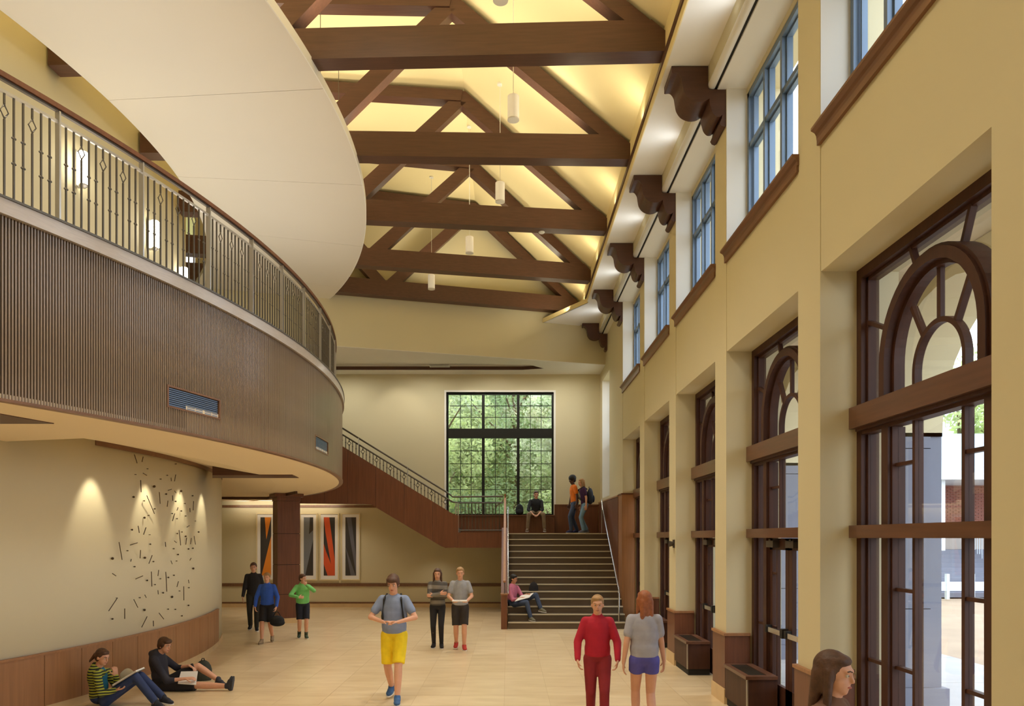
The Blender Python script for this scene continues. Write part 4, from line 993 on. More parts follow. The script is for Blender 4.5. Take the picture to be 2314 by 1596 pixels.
def hand(b, wr, d, n, s, curl, side, k=1.0):
    """palm, four unequal bent fingers and a thumb leaving the side of the palm; side=+1/-1 picks the thumb side"""
    d = Vector(d).normalized(); n = Vector(n); n = (n-d*n.dot(d)).normalized(); lat = d.cross(n)*side
    pl_ = 0.085*s; wr = Vector(wr); kn = wr+d*pl_
    for q in (-0.027, -0.009, 0.009, 0.027): b.limb(wr+lat*q*0.7*s, kn+lat*q*s, 0.016*s, 0.0125*s, 8)
    ln = {0.033: 0.066, 0.011: 0.076, -0.011: 0.070, -0.033: 0.055}
    for q, L in ln.items():
        p = kn+lat*q*0.95*s; a = curl*0.5
        for seg, fr in enumerate((0.45, 0.30, 0.25)):
            dd = (d*math.cos(a)+n*math.sin(a)+lat*q*2.0*(1 if seg == 0 else 0)).normalized(); p2 = p+dd*L*fr*s
            b.limb(p, p2, (0.0098-0.0008*seg)*s*k, (0.0092-0.0008*seg)*s*k, 8); p = p2; a += curl*0.7
    p = wr+d*0.02*s+lat*0.026*s; dd = (d*0.6+lat*0.75+n*0.25).normalized(); p2 = p+dd*0.036*s; b.limb(p, p2, 0.014*s, 0.011*s, 8)
    dd = (d*0.9+lat*0.35+n*0.35).normalized(); p3 = p2+dd*0.030*s; b.limb(p2, p3, 0.011*s, 0.010*s, 8); b.limb(p3, p3+(dd+n*0.2).normalized()*0.022*s, 0.010*s, 0.0088*s, 8)

def person(label, J, s, skin, hair, hairstyle, top, topm, bottom, botm, shoem, vox=0.009, hood=None, group=None, sole=None, sockm=None, sleeve_m=None, belly=1.0):
    sk = SK[skin]; base = J['base']; root = empty('person', base, label, 'person', group)
    pel, neck, head = Vector(J['pel']), Vector(J['neck']), Vector(J['head'])
    up = (neck-pel).normalized(); rt = (Vector(J['shR'])-Vector(J['shL'])).normalized(); fw = up.cross(rt).normalized(); rt = fw.cross(up).normalized()
    T = frame_m(rt, fw, up); Lt = (neck-pel).length
    hr = (Vector(J['hipR'])-Vector(J['hipL'])).normalized(); pf = Vector((0, 0, 1)).cross(hr)
    TP = T
    hf = Vector(J['face']).normalized(); hu = Vector(J.get('hup', (0, 0, 1))); hrt = hf.cross(hu).normalized(); hu = hrt.cross(hf).normalized(); H = frame_m(hrt, hf, hu)
    def tp(a, b_, c): return pel+rt*a*s+fw*b_*s+up*c*s
    def hp(a, b_, c): return head+hrt*a*s+hf*b_*s+hu*c*s
    B = Body()
    ch = Lt/s
    B.ell(tp(0, 0, ch*0.66), (0.158*s, 0.108*s, 0.19*s), T); B.ell(tp(0, 0.005, ch*0.30), (0.132*s, 0.10*s, 0.19*s), T); B.ell(tp(0, 0, 0.0), (0.155*s, 0.108*s, 0.13*s), T)
    B.limb(neck-up*0.05*s, head-hu*0.05*s, 0.060*s, 0.052*s); B.limb(J['shL'], J['shR'], 0.052*s, 0.052*s)
    B.ell(hp(0, -0.008, 0.028), (0.076*s, 0.096*s, 0.092*s), H); B.ell(hp(0, 0.022, -0.045), (0.058*s, 0.068*s, 0.070*s), H); B.ell(hp(0, 0.055, -0.088), (0.026*s, 0.026*s, 0.022*s), H)
    B.limb(hp(0, 0.086, 0.012), hp(0, 0.101, -0.024), 0.009*s, 0.0125*s, 8)
    for sx in (-1, 1):
        B.ell(hp(sx*0.076, -0.005, -0.008), (0.012*s, 0.020*s, 0.030*s), H, 8); B.limb(hp(sx*0.014, 0.092, 0.030), hp(sx*0.046, 0.078, 0.030), 0.009*s, 0.009*s, 8)
    for q in 'LR':
        B.limb(J['sh'+q], J['el'+q], 0.047*s, 0.037*s); B.limb(J['el'+q], J['wr'+q], 0.038*s, 0.024*s)
        B.limb(J['hip'+q], J['kn'+q], 0.086*s, 0.056*s); c_ = Vector(J['kn'+q]).lerp(Vector(J['an'+q]), 0.3); B.limb(J['kn'+q], c_, 0.055*s, 0.056*s); B.limb(c_, J['an'+q], 0.056*s, 0.036*s)
        td = Vector(J['toe'+q]).normalized(); an = Vector(J['an'+q]); B.limb(an-td*0.02*s, an+td*0.13*s+Vector(J.get('sole'+q, (0, 0, -1)))*0.035*s, 0.026*s, 0.018*s)
        hd = J['hand'+q]; hand(B, J['wr'+q], hd[0], hd[1], s, hd[2], hd[3])
    B.fuse('body', sk, root, vox, 3)
    # eyes, brows, mouth
    for sx in (-1, 1):
        MB().sphere(hp(sx*0.031, 0.0755, 0.008), 0.0108*s, n=10).build('eye', M['eye'], root, smooth=True); MB().sphere(hp(sx*0.031, 0.0815, 0.008), 0.0064*s, n=8).build('iris', M['iris'], root, smooth=True)
        MB().tube([hp(sx*0.016, 0.097, 0.030), hp(sx*0.032, 0.091, 0.036), hp(sx*0.048, 0.080, 0.032)], 0.004*s, 6).build('eyebrow', HAIR[hair], root)
    MB().tube([hp(-0.022, 0.083, -0.058), hp(0, 0.091, -0.060), hp(0.022, 0.083, -0.058)], [0.003*s, 0.007*s, 0.003*s], 8).build('mouth', M['lip'], root, smooth=True)
    # hair
    Hh = Body(); Hh.ell(hp(0, -0.024, 0.040), (0.088*s, 0.100*s, 0.096*s), H); Hh.ell(hp(0, -0.045, -0.005), (0.083*s, 0.072*s, 0.085*s), H)
    if hairstyle == 'short': Hh.ell(hp(0.01, 0.038, 0.084), (0.066*s, 0.048*s, 0.034*s), H)
    if hairstyle == 'mop':
        Hh.ell(hp(0, 0.045, 0.078), (0.078*s, 0.056*s, 0.042*s), H)
        for sx in (-1, 1): Hh.ell(hp(sx*0.07, -0.01, 0.02), (0.022*s, 0.05*s, 0.055*s), H)
    if hairstyle == 'afro': Hh.ell(hp(0, -0.02, 0.06), (0.115*s, 0.12*s, 0.105*s), H)
    if hairstyle in ('long', 'pony'): Hh.ell(hp(0, 0.022, 0.080), (0.072*s, 0.062*s, 0.038*s), H)
    if hairstyle == 'long':
        for sx in (-1, 1): Hh.limb(hp(sx*0.074, -0.01, 0.02), hp(sx*0.085, 0.005, -0.22), 0.030*s, 0.022*s)
        for sx in (-1, 0, 1): Hh.limb(hp(sx*0.045, -0.07, 0.0), hp(sx*0.06, -0.085, -0.25), 0.045*s, 0.026*s)
    if hairstyle == 'pony':
        pd = Vector(J.get('pony', (-hf*0.9-hu*0.5))); Hh.limb(hp(0, -0.10, 0.03), hp(0, -0.13, 0.0), 0.026*s, 0.03*s); Hh.limb(hp(0, -0.13, 0.0), hp(0, -0.13, 0.0)+pd.normalized()*0.14*s, 0.034*s, 0.016*s)
    Hh.fuse('hair', HAIR[hair], root, 0.011, 3)
    # upper garment
    t = 0.013*s; S = Body()
    S.ell(tp(0, 0, ch*0.66), (0.162*s+t, 0.110*s+t, 0.195*s+t), T); S.ell(tp(0, 0.005, ch*0.30), (0.142*s*belly+t, 0.104*s*belly+t, 0.20*s+t), T)
    if top in ('jacket', 'tee', 'sweater', 'hoodie'): S.ell(tp(0, 0, 0.02), (0.158*s+t, 0.112*s+t, 0.12*s), T)
    S.ell(tp(0, 0.002, ch*0.48), (0.150*s*belly+t, 0.106*s*belly+t, 0.17*s+t), T); S.ell(tp(0, 0.0, ch*0.16), (0.150*s*belly+t, 0.108*s*belly+t, 0.15*s+t), T)
    S.limb(J['shL'], J['shR'], 0.056*s+t*0.4, 0.056*s+t*0.4)
    if top in ('jacket', 'hoodie', 'sweater'): S.limb(neck-up*0.04*s, neck+up*0.015*s, 0.078*s, 0.070*s)
    A = Body() if sleeve_m else S
    for q in 'LR':
        sh, el, wr = Vector(J['sh'+q]), Vector(J['el'+q]), Vector(J['wr'+q])
        if top == 'tee': A.limb(sh, sh.lerp(el, 0.62), 0.060*s+t*0.3, 0.062*s, caps=True)
        else:
            A.limb(sh, el, 0.052*s+t*0.8+(0.016*s if sleeve_m else 0), 0.044*s+t*0.8); e2 = el.lerp(wr, 0.93 if top != 'pushed' else 0.35); A.limb(el, e2, 0.044*s+t*0.8, 0.034*s+t*0.5)
    if hood or top == 'hoodie': S.limb(neck-fw*0.05*s+rt*0.05*s, neck-fw*0.05*s-rt*0.05*s, 0.055*s, 0.055*s)
    so = S.fuse('shirt' if top == 'tee' else 'sweater' if top == 'sweater' else 'jacket', topm, root, 0.011, 4)
    if sleeve_m: A.fuse('sleeves', sleeve_m, root, 0.011, 3)
    # lower garment
    L = Body(); L.ell(tp(0, 0, 0.0), (0.155*s+t*0.8, 0.110*s+t*0.8, 0.13*s), T)
    for q in 'LR':
        hp_, kn, an = Vector(J['hip'+q]), Vector(J['kn'+q]), Vector(J['an'+q])
        if bottom == 'shorts': L.limb(hp_, hp_.lerp(kn, 0.55), 0.092*s+t*0.6, 0.094*s, caps=True); L.limb(hp_.lerp(kn, 0.5), kn.lerp(hp_, 0.08), 0.092*s, 0.086*s, caps=False)
        elif bottom == 'short': L.limb(hp_, hp_.lerp(kn, 0.38), 0.092*s+t*0.6, 0.094*s, caps=False); L.limb(hp_, hp_.lerp(kn, 0.2), 0.09*s+t*0.6, 0.094*s)
        elif bottom == 'leggings': L.limb(hp_, kn, 0.090*s, 0.062*s); L.limb(kn, an, 0.062*s, 0.044*s)
        else:
            L.limb(hp_, kn, 0.090*s+t*0.7, 0.062*s+t*0.5); L.limb(kn, kn.lerp(an, 0.94), 0.061*s+t*0.5, 0.052*s+t*0.4)
    L.fuse({'pants': 'trousers', 'leggings': 'leggings'}.get(bottom, 'shorts'), botm, root, 0.011, 4)
    for q in 'LR':
        td = Vector(J['toe'+q]).normalized(); an = Vector(J['an'+q]); sd = Vector(J.get('sole'+q, (0, 0, -1))).normalized(); sd = (sd-td*sd.dot(td)).normalized(); lt = td.cross(sd).normalized(); FM = frame_m(lt, td, -sd)
        h_ = Body(); c0 = an+sd*0.045*s
        h_.ell(c0+td*(-0.015*s), (0.040*s, 0.052*s, 0.038*s), FM, 12); h_.ell(c0+td*0.085*s, (0.047*s, 0.095*s, 0.034*s), FM, 12); h_.limb(an-sd*0.012*s, an+sd*0.03*s+td*0.02*s, 0.047*s, 0.047*s); h_.ell(c0+td*0.05*s-sd*0.018*s, (0.043*s, 0.080*s, 0.044*s), FM, 12)
        sh_ = h_.fuse('shoe', shoem, root, 0.008, 2)
        m = MB(); pr = []
        for k in range(20):
            a = 2*math.pi*k/20; w_ = 0.047 if math.sin(a) > 0 else 0.041
            pr.append(c0+td*(0.055+0.125*math.sin(a))*s+lt*w_*math.cos(a)*s)
        m.add([p+sd*0.022*s for p in pr]+[p+sd*0.038*s for p in pr], [tuple(range(20)), tuple(range(20, 40))]+[(k, (k+1) % 20, 20+(k+1) % 20, 20+k) for k in range(20)])
        m.build('sole', sole or M['paper'], sh_)
        if sockm: MB().tube([an+(Vector(J['kn'+q])-an).normalized()*0.10*s, an], [0.048*s, 0.046*s], 12).build('sock', sockm, root, smooth=True)
    return root

def standing(base, hgt, face, legs=(0.0, 0.0), lift=(0, 0), arms='down', look=None, lean=0.0, narrow=1.0):
    s = hgt/1.72; f = Vector((face[0], face[1], 0)).normalized(); r_ = f.cross(Z); base = Vector(base)
    def p(a, b_, c): return base+r_*a*s+f*b_*s+Z*c*s
    J = {'base': tuple(base)}
    J['pel'] = p(0, 0, 0.95); J['neck'] = p(0, 0.01+lean, 1.44); J['head'] = p(0, 0.035+lean*1.3, 1.60); J['face'] = look if look else tuple(f-Z*0.08)
    for q, sg in (('R', 1), ('L', -1)):
        i = 0 if q == 'L' else 1
        J['sh'+q] = p(sg*0.155*narrow, lean, 1.385); J['hip'+q] = p(sg*0.088, 0, 0.90)
        an = p(sg*0.085, legs[i], 0.085+lift[i]); kn, an = ik(J['hip'+q], an, 0.43*s, 0.42*s, f); J['kn'+q] = kn; J['an'+q] = an
        J['toe'+q] = tuple(f-Z*lift[i]*4+r_*sg*0.15); J['sole'+q] = tuple(-Z-f*lift[i]*4)
        if arms == 'down': w_ = p(sg*0.25, legs[1-i]*0.5+0.05, 0.86); pole = -f+r_*sg*0.3; hd = ((-Z+f*0.15), tuple(-r_*sg), 0.5, 1 if q == 'R' else -1)
        elif arms == 'front': w_ = p(sg*0.10, 0.24, 1.10); pole = r_*sg*0.8-Z*0.6-f*0.1; hd = (tuple(-r_*sg*0.8+f*0.3+Z*0.1), tuple(-Z+f*0.1), 0.9, 1 if q == 'L' else -1)
        elif arms == 'crossed': w_ = p(-sg*0.07, 0.19+(0.03 if q == 'R' else 0), 1.17+(0.03 if q == 'R' else -0.02)); pole = r_*sg*0.8-Z*0.7; hd = (tuple(-r_*sg), tuple(-f), 0.4, 1 if q == 'R' else -1)
        elif arms == 'book': w_ = p(sg*0.12, 0.26, 1.02); pole = r_*sg*0.6-Z*0.6-f*0.3; hd = (tuple(f*0.7-r_*sg*0.3), tuple(Z), 0.5, -1 if q == 'R' else 1)
        elif arms == 'mouth' and q == 'L': w_ = p(-0.08, 0.20, 1.44); pole = r_*sg-Z*0.8; hd = (tuple(r_*0.5+Z*0.5), tuple(-f), 0.8, -1)
        elif arms == 'mouth': w_ = p(0.12, 0.24, 1.12); pole = r_*sg-Z*0.6; hd = (tuple(-r_), tuple(-f), 0.7, 1)
        elif arms == 'wide': w_ = p(sg*0.255, 0.16, 0.90); pole = -f+r_*sg*0.8; hd = ((-Z+f*0.2-r_*sg*0.2), tuple(-r_*sg), 0.8, 1 if q == 'R' else -1)
        el, wr = ik(J['sh'+q], w_, 0.285*s, 0.255*s, pole); J['el'+q] = el; J['wr'+q] = wr; J['hand'+q] = (hd[0], hd[1], hd[2], hd[3])
    return J, s
def floor_at(px, py, z=0.0):
    D = F*(HC-z)/(py-HY); return Vector(((px-CX)*D/F, D, z))
def backpack(name_label, c, face, s, m1, straps=None, group=None, cat='backpack'):
    """rounded daypack: c = centre of its back panel, face = direction its back panel looks"""
    f = Vector(face).normalized(); u = Z.copy(); u = (u-f*u.dot(f)).normalized(); r_ = f.cross(u); FM = frame_m(r_, f, u); c = Vector(c)
    root = empty('backpack', tuple(c-u*0.22*s), name_label, cat, group)
    b = Body(); b.ell(c-f*0.08*s, (0.155*s, 0.085*s, 0.215*s), FM); b.ell(c-f*0.08*s-u*0.08*s, (0.16*s, 0.095*s, 0.15*s), FM); b.ell(c-f*0.05*s-u*0.12*s, (0.15*s, 0.06*s, 0.10*s), FM)
    bo = b.fuse('pack_body', m1, root, 0.011, 3)
    b = Body(); b.ell(c-f*0.165*s-u*0.08*s, (0.11*s, 0.04*s, 0.10*s), FM); b.fuse('front_pocket', m1, root, 0.010, 3)
    MB().tube([c-f*0.05*s+u*0.20*s-r_*0.03*s, c-f*0.05*s+u*0.245*s-r_*0.015*s, c-f*0.05*s+u*0.245*s+r_*0.015*s, c-f*0.05*s+u*0.20*s+r_*0.03*s], 0.008*s, 8).build('carry_loop', M['dark'], root)
    if straps:
        for sg in (-1, 1):
            MB().tube([c+u*0.17*s+r_*sg*0.07*s, c+u*0.235*s+r_*sg*0.095*s+f*0.10*s, c+u*0.17*s+r_*sg*0.115*s+f*0.225*s, c+r_*sg*0.14*s+f*0.225*s-u*0.05*s, c+r_*sg*0.15*s-u*0.17*s+f*0.08*s, c+r_*sg*0.12*s-u*0.18*s], 0.014*s, 8).build('shoulder_strap', M['dark'], root)
    return root
jeans = fabric('blue_denim', srgb(46, 62, 104)); jeans2 = fabric('light_denim', srgb(120, 158, 190)); jeans3 = fabric('grey_blue_denim', srgb(64, 78, 106))
blackf = fabric('black_cloth', srgb(34, 32, 36)); darkpack = fabric('dark_pack_cloth', srgb(30, 32, 36)); khaki = fabric('khaki_cloth', srgb(126, 106, 80))
g_far = 'students walking in the hall'

# --- person in black
J, s = standing(floor_at(573, 1425), 1.60, (0.25, -1), (0.14, -0.12), (0, 0.03), 'down')
person('person in black top and dark trousers walking beside the column', J, s, 'fair', 'brown', 'short', 'sweater', blackf, 'pants', fabric('near_black_trousers', srgb(44, 44, 40)), blackf, group=g_far)
# --- blue jacket, carrying a bag
J, s = standing(floor_at(604, 1453), 1.46, (0.08, -1), (-0.16, 0.20), (0.05, 0), 'wide')
person('person in bright blue jacket and dark shorts carrying a black bag', J, s, 'fair', 'blond', 'short', 'jacket', fabric('bright_blue_jacket', srgb(48, 92, 196)), 'shorts', blackf, fabric('tan_shoes', srgb(150, 130, 104)), group=g_far, sole=fabric('tan_sole', srgb(170, 150, 120)))
wl = Vector(J['wrL']); bgx = empty('duffel_bag', (wl.x+0.02, wl.y, wl.z-0.42), 'small black bag hanging from the hand of the blue jacket person', 'bag')
b = Body(); b.ell(wl+Vector((0.02, 0, -0.29)), (0.15, 0.08, 0.11), Matrix.Identity(3)).ell(wl+Vector((0.02, 0, -0.33)), (0.16, 0.085, 0.08), Matrix.Identity(3)); b.fuse('bag_body', darkpack, bgx, 0.01, 2)
MB().tube([wl+Vector((-0.06, 0, -0.20)), wl+Vector((-0.02, 0, -0.11)), wl+Vector((0.04, 0, -0.11)), wl+Vector((0.09, 0, -0.20))], 0.009, 8).build('handle', darkpack, bgx)
# --- green hoodie
J, s = standing(floor_at(684, 1443), 1.40, (0.35, -1), (0.05, -0.08), (0, 0.02), 'mouth', look=(0.9, -0.4, -0.05))
person('person in lime green hoodie and navy shorts beside the column', J, s, 'fair', 'brown', 'short', 'hoodie', fabric('lime_green_fleece', srgb(124, 206, 118)), 'shorts', fabric('navy_shorts', srgb(26, 30, 44)), fabric('dark_green_shoe', srgb(70, 84, 66)), group=g_far, sockm=fabric('dark_sock', srgb(60, 70, 56)), belly=1.12)
# --- yellow shorts
J, s = standing(floor_at(891, 1584), 1.70, (-0.05, -1), (0.22, -0.24), (0, 0.06), 'front', look=(-0.1, -0.9, -0.35), lean=0.04)
person('boy in blue-grey t-shirt and yellow shorts walking towards the camera', J, s, 'fair', 'brown', 'mop', 'tee', fabric('blue_grey_jersey', srgb(128, 142, 172)), 'shorts', fabric('yellow_shorts', srgb(238, 208, 30)), fabric('blue_sneaker', srgb(62, 100, 150)), vox=0.007, belly=1.08)
ft = Vector((0, 1, 0)); backpack('dark backpack on the back of the boy in yellow shorts', Vector(J['neck'])+Vector((0.0, 0.14, -0.22)), (0, -1, 0), 1.0, fabric('charcoal_pack', srgb(62, 62, 66)), straps=True)
# --- girl with long hair, grey striped sweater
J, s = standing(floor_at(989, 1465), 1.58, (0.0, -1), (0.03, -0.04), (0, 0.0), 'crossed')
person('girl with long brown hair, grey striped sweater and black leggings', J, s, 'fair', 'brown', 'long', 'sweater', stripes('grey_striped_knit', srgb(84, 80, 76), srgb(132, 126, 118), 2.2), 'leggings', blackf, blackf, group=g_far)
# --- boy grey tee, dark shorts, red shoes
J, s = standing(floor_at(1040, 1468), 1.61, (0.05, -1), (0.10, -0.12), (0, 0.03), 'book')
person('boy in grey t-shirt, long dark shorts and red shoes beside the long haired girl', J, s, 'fair', 'blond', 'short', 'tee', fabric('pale_grey_jersey', srgb(150, 152, 158)), 'shorts', fabric('charcoal_shorts', srgb(50, 44, 42)), fabric('red_shoe', srgb(188, 62, 54)), group=g_far, belly=1.05)
cb = (Vector(J['wrL'])+Vector(J['wrR']))/2+Vector((0, -0.10, 0.02)); bk = empty('book', tuple(cb), 'thin white book held open by the boy with red shoes', 'book')
MB().box(cb.x-0.14, cb.x-0.004, cb.y-0.10, cb.y+0.08, cb.z, cb.z+0.02).build('pages', M['paper'], bk); MB().box(cb.x+0.004, cb.x+0.14, cb.y-0.10, cb.y+0.08, cb.z, cb.z+0.02).build('pages', M['paper'], bk)
# --- red jacket
D = 8.7; bx = W(1350, 1215, D).x
J, s = standing((bx, D, 0), 1.53, (-0.1, -1), (0.16, -0.18), (0, 0.05), 'wide')
person('person in red jacket and dark red trousers near the stairs', J, s, 'fair', 'blond', 'short', 'jacket', fabric('red_jacket', srgb(176, 26, 50)), 'pants', fabric('dark_red_trousers', srgb(136, 32, 40)), fabric('red_brown_shoe', srgb(120, 50, 44)), vox=0.008, belly=1.06)
# --- girl in grey top and blue shorts seen from behind
D = 8.4; bx = W(1456, 1215, D).x
J, s = standing((bx, D, 0), 1.60, (0.05, 1), (0.12, -0.14), (0, 0.05), 'down', look=(-0.25, 0.95, 0))
person('girl in pale grey top and blue-violet shorts walking away', J, s, 'fair', 'red', 'long', 'tee', fabric('pale_lilac_grey_top', srgb(160, 160, 172)), 'short', fabric('blue_violet_shorts', srgb(84, 82, 168)), blackf, vox=0.008, belly=1.10)
# --- woman in the near right corner
D = 3.95; bx = W(1872, 1215, D).x
J, s = standing((bx, D, 0), 1.60, (0.75, -0.75), (0.08, -0.08), (0, 0.03), 'down', look=(0.8, -0.7, -0.1))
person('woman with long brown hair and brown top, cut by the bottom edge', J, s, 'fair', 'brown', 'long', 'sweater', fabric('brown_knit', srgb(112, 78, 56)), 'pants', blackf, blackf, vox=0.007)

# --- girl reading on the floor
def limbsJ(d): return {k: (Vector(v) if not isinstance(v, tuple) or len(v) == 3 and not isinstance(v[0], Vector) else v) for k, v in d.items()}
s = 1.0; Y = 9.86
J = {'base': (-5.40, Y, 0), 'pel': Vector((-5.36, Y, 0.13)), 'neck': Vector((-5.40, Y, 0.50)), 'head': Vector((-5.30, Y-0.03, 0.635)), 'face': (0.95, -0.30, -0.28)}
s = 0.88
J.update({'shR': W(219, 1524, Y-0.14), 'shL': W(243, 1519, Y+0.14), 'hipR': W(238, 1583, Y-0.09), 'hipL': W(244, 1578, Y+0.09)})
J['knR'] = W(305, 1529, Y-0.10); J['knL'] = W(318, 1528, Y+0.12); J['anR'] = W(352, 1588, Y-0.16); J['anL'] = W(369, 1577, Y+0.06)
J['toeR'] = (0.95, -0.2, -0.15); J['toeL'] = (0.95, -0.1, -0.15)
J['elR'] = W(228, 1568, Y-0.24); J['wrR'] = W(262, 1560, Y-0.16); J['handR'] = ((0.95, 0.1, 0.15), (0, 0.2, 1), 0.6, 1)
J['elL'] = W(266, 1555, Y+0.05); J['wrL'] = W(262, 1527, Y-0.02); J['handL'] = ((-0.15, 0, 1), (-0.7, 0.6, 0), 0.8, 1)
J['pony'] = (-0.7, 0.0, -0.8)
girl = person('girl with ponytail and green striped sleeves reading on the floor', J, s, 'fair', 'brown', 'pony', 'sweater', stripes('green_striped_knit', srgb(40, 50, 48), srgb(176, 186, 74), 9.0), 'pants', jeans, fabric('black_canvas_shoe', srgb(40, 44, 56)), vox=0.0065, sockm=fabric('lilac_sock', srgb(196, 160, 206)))
b = Body(); u_ = (J['neck']-J['pel']).normalized(); r_ = (J['shR']-J['shL']).normalized(); f_ = u_.cross(r_).normalized(); Tg = frame_m(f_.cross(u_).normalized(), f_, u_)
b.ell(J['pel']+u_*0.25+f_*0.045, (0.085, 0.085, 0.13), Tg); b.ell(J['pel']+u_*0.13+f_*0.045, (0.085, 0.085, 0.12), Tg); b.fuse('undershirt', fabric('teal_blue_top', srgb(44, 122, 158)), girl, 0.010, 3)
# her book lying against the thighs
a_, b2 = W(264, 1545, Y-0.04), W(317, 1513, Y-0.02); bk = empty('book', tuple(a_), 'open white book resting on the knees of the girl in striped sleeves', 'book')
MB().bar(a_, b2, 0.26, 0.018).build('pages', M['paper'], bk); MB().bar(a_+Vector((0.006, 0, -0.012)), b2+Vector((0.006, 0, -0.012)), 0.28, 0.006).build('cover', M['metal'], bk)
m = MB(); c_ = W(273, 1528, Y+0.06); vs = []
for i in range(9):
    t_ = i/8; vs += [(c_.x-0.04+0.20*t_, c_.y+0.06, c_.z-0.08+0.06*math.sin(t_*math.pi)), (c_.x-0.04+0.20*t_, c_.y+0.06, c_.z+0.02+0.07*math.sin(t_*math.pi))]
m.add(vs+[(v[0], v[1]+0.006, v[2]) for v in vs], [(2*i, 2*i+2, 2*i+3, 2*i+1) for i in range(8)]+[(18+2*i, 18+2*i+1, 18+2*i+3, 18+2*i+2) for i in range(8)]+[(2*i, 18+2*i, 18+2*i+2, 2*i+2) for i in range(8)]+[(2*i+1, 2*i+3, 18+2*i+3, 18+2*i+1) for i in range(8)])
m.build('raised_page', M['plastic'], bk)

# --- boy reading on the floor
Y = 10.9; s = 0.93
J = {'base': (-5.15, Y, 0), 'pel': Vector((-5.03, Y, 0.15)), 'neck': Vector((-5.09, Y, 0.53)), 'head': W(372, 1459, Y-0.02), 'face': (0.93, -0.28, -0.22)}
J.update({'shR': W(347, 1491, Y-0.16), 'shL': W(372, 1489, Y+0.15), 'hipR': W(370, 1550, Y-0.10), 'hipL': W(376, 1545, Y+0.08)})
J['knR'] = W(449, 1549, Y-0.12); J['anR'] = W(514, 1551, Y-0.10); J['toeR'] = (0.18, -0.15, 0.95); J['soleR'] = (0.98, 0, -0.2)
J['knL'] = W(447, 1506, Y+0.22); J['anL'] = W(493, 1537, Y+0.20); J['toeL'] = (0.85, -0.5, -0.05)
J['elR'] = W(377, 1539, Y-0.26); J['wrR'] = W(420, 1534, Y-0.20); J['handR'] = ((1, 0.1, 0.05), (0, 0.3, -1), 0.5, -1)
J['elL'] = W(400, 1510, Y+0.20); J['wrL'] = W(428, 1505, Y+0.12); J['handL'] = ((0.85, -0.3, -0.35), (0, -0.3, -1), 0.6, 1)
person('boy in dark hoodie and black shorts reading on the floor against the wainscot', J, s, 'fair', 'brown', 'mop', 'pushed', fabric('charcoal_navy_fleece', srgb(48, 48, 60)), 'shorts', blackf, fabric('dark_grey_shoe', srgb(58, 60, 70)), vox=0.0065, hood=True, sole=fabric('dark_sole', srgb(64, 66, 74)))
a_, b2 = W(407, 1541, Y-0.14), W(446, 1541, Y-0.14); bk = empty('book', tuple(a_), 'open white book on the lap of the boy in dark hoodie', 'book')
m = MB(); p0, p1, p2, p3 = W(409, 1518, Y+0.02), W(447, 1517, Y+0.02), W(445, 1531, Y-0.08), W(405, 1532, Y-0.08)
def slab(ps, t_): return MB().add([tuple(p) for p in ps]+[tuple(p-Z*t_) for p in ps], [(0, 1, 2, 3), (7, 6, 5, 4), (0, 4, 5, 1), (1, 5, 6, 2), (2, 6, 7, 3), (3, 7, 4, 0)])
slab((p0, p1, p2, p3), 0.012).build('pages', M['paper'], bk)
slab((W(405, 1532, Y-0.08), W(445, 1531, Y-0.08), W(443, 1547, Y-0.23), W(402, 1544, Y-0.23)), 0.012).build('pages', M['paper'], bk)
backpack('dark green backpack on the floor behind the reading boy knees', W(458, 1520, Y+0.62), (0.3, -1, 0), 0.85, fabric('olive_pack', srgb(56, 60, 50)))

# --- boy in pink shirt on the stairs
Y = 18.82; s = 0.92
J = {'base': (0.06, Y, 3*RS), 'pel': Vector((0.10, Y, 3*RS+0.12)), 'neck': W(1158, 1323, Y), 'head': W(1161, 1309, Y-0.02), 'face': (0.9, -0.5, -0.25)}
J.update({'shR': W(1151, 1329, Y-0.12), 'shL': W(1168, 1328, Y+0.12), 'hipR': W(1158, 1366, Y-0.10), 'hipL': W(1164, 1364, Y+0.04)})
J['knR'] = W(1190, 1362, Y-0.50); J['anR'] = W(1199, 1396, 18.30); J['toeR'] = (0.7, -0.7, -0.1); J['knL'] = W(1211, 1345, Y-0.22); J['anL'] = W(1222, 1376, 18.52); J['toeL'] = (0.85, -0.5, -0.1)
J['elR'] = W(1158, 1356, Y-0.24); J['wrR'] = W(1180, 1351, Y-0.30); J['handR'] = ((0.9, -0.2, 0.1), (0, 0, -1), 0.5, -1)
J['elL'] = W(1180, 1349, Y+0.02); J['wrL'] = W(1190, 1343, Y-0.16); J['handL'] = ((0.5, -0.5, 0.1), (0, 0, -1), 0.6, 1)
person('boy in pink shirt and jeans writing on the lower stairs', J, s, 'tan', 'black', 'short', 'pushed', fabric('pink_shirt', srgb(206, 120, 150)), 'pants', jeans3, fabric('grey_green_sneaker', srgb(120, 118, 100)), vox=0.009)
bk = empty('notebook', tuple(W(1180, 1356, Y-0.34)), 'open pale notebook on the knees of the boy in pink shirt', 'notebook')
slab((W(1163, 1359, Y-0.42), W(1196, 1350, Y-0.42), W(1206, 1340, Y-0.20), W(1178, 1346, Y-0.20)), 0.012).build('pages', M['paper'], bk)
backpack('black backpack on the steps behind the knee of the boy in pink', W(1206, 1331, 19.22), (0, -1, 0.0), 0.8, blackf)

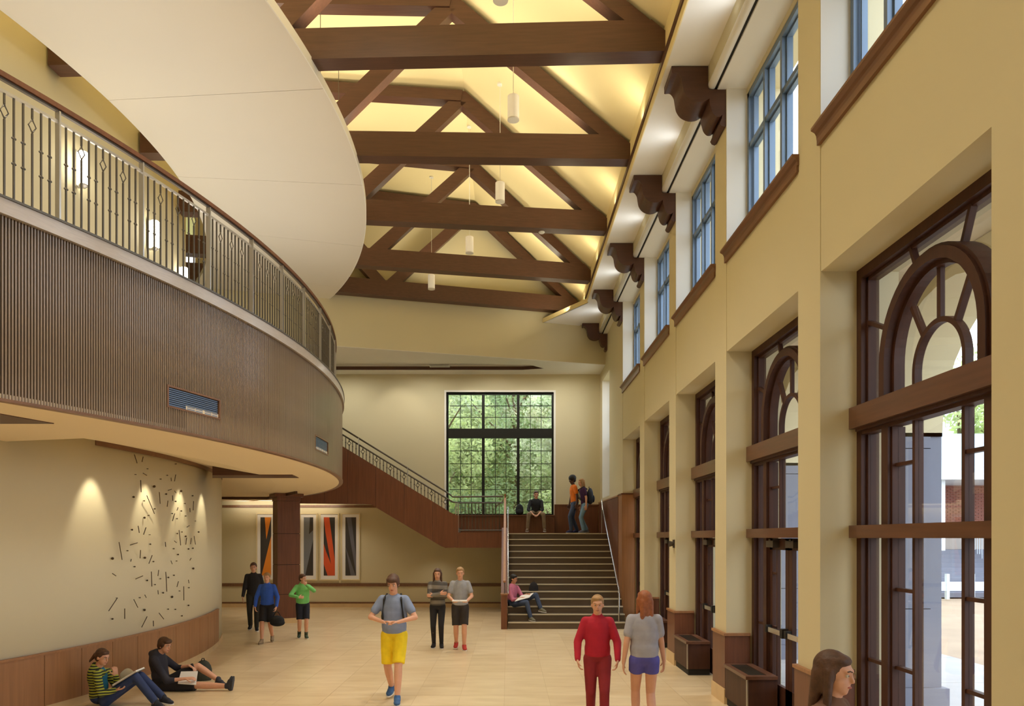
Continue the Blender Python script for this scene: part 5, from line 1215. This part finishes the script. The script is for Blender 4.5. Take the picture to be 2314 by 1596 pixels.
# --- boy on the window bench
Y = 23.42; s = 0.95
J = {'base': (0.87, Y, ZL), 'pel': W(1211, 1158, Y), 'neck': W(1211, 1130, Y-0.06), 'head': W(1211.5, 1118.5, Y-0.10), 'face': (0.1, -1, -0.12)}
J.update({'shR': W(1199, 1133, Y-0.06), 'shL': W(1223, 1134, Y-0.06), 'hipR': W(1204, 1160, Y-0.03), 'hipL': W(1218, 1160, Y-0.03)})
J['knR'] = W(1195, 1163, Y-0.42); J['knL'] = W(1228, 1163, Y-0.42); J['anR'] = W(1192, 1195.5, Y-0.46); J['anL'] = W(1230, 1195.5, Y-0.46); J['toeR'] = (-0.25, -1, -0.1); J['toeL'] = (0.15, -1, -0.1)
J['elR'] = W(1194, 1152, Y-0.16); J['elL'] = W(1226, 1152, Y-0.16); J['wrR'] = W(1206, 1164, Y-0.40); J['wrL'] = W(1216, 1164, Y-0.40)
J['handR'] = ((0.8, -0.5, -0.2), (0, 0, -1), 0.8, -1); J['handL'] = ((-0.8, -0.5, -0.2), (0, 0, -1), 0.8, 1)
person('boy in dark v-neck top and khaki trousers sitting on the window bench', J, s, 'fair', 'brown', 'short', 'pushed', fabric('dark_navy_knit', srgb(34, 36, 42)), 'pants', khaki, fabric('brown_shoe', srgb(110, 90, 70)), vox=0.009)
backpack('black backpack on the window bench left of the seated boy', W(1174, 1152, 23.40), (0, 1, 0), 0.80, darkpack)

# --- two standing on the landing
J, s = standing((1.98, 22.35, ZL), 1.70, (-1, -0.15), (0.12, -0.10), (0, 0.0), 'down', look=(-0.95, -0.25, -0.25), lean=0.03)
person('person in orange t-shirt and dark jeans standing at the stair top', J, s, 'dark', 'black', 'afro', 'tee', fabric('orange_jersey', srgb(232, 124, 36)), 'pants', jeans3, fabric('navy_shoe', srgb(50, 50, 90)), vox=0.009)
J, s = standing((2.26, 22.12, ZL), 1.60, (-1, -0.1), (0.06, -0.08), (0, 0.02), 'down', look=(-0.95, -0.1, -0.1), lean=0.06)
person('person in navy and magenta t-shirt and pale jeans at the stair top', J, s, 'fair', 'blond', 'long', 'tee', fabric('navy_magenta_jersey', srgb(60, 28, 72)), 'pants', jeans2, fabric('grey_shoe', srgb(110, 112, 130)), vox=0.009)
backpack('large navy backpack worn by the person in pale jeans', Vector(J['neck'])+Vector((0.13, 0, -0.24)), (-1, 0, 0), 1.1, fabric('navy_pack', srgb(44, 52, 70)), straps=True)
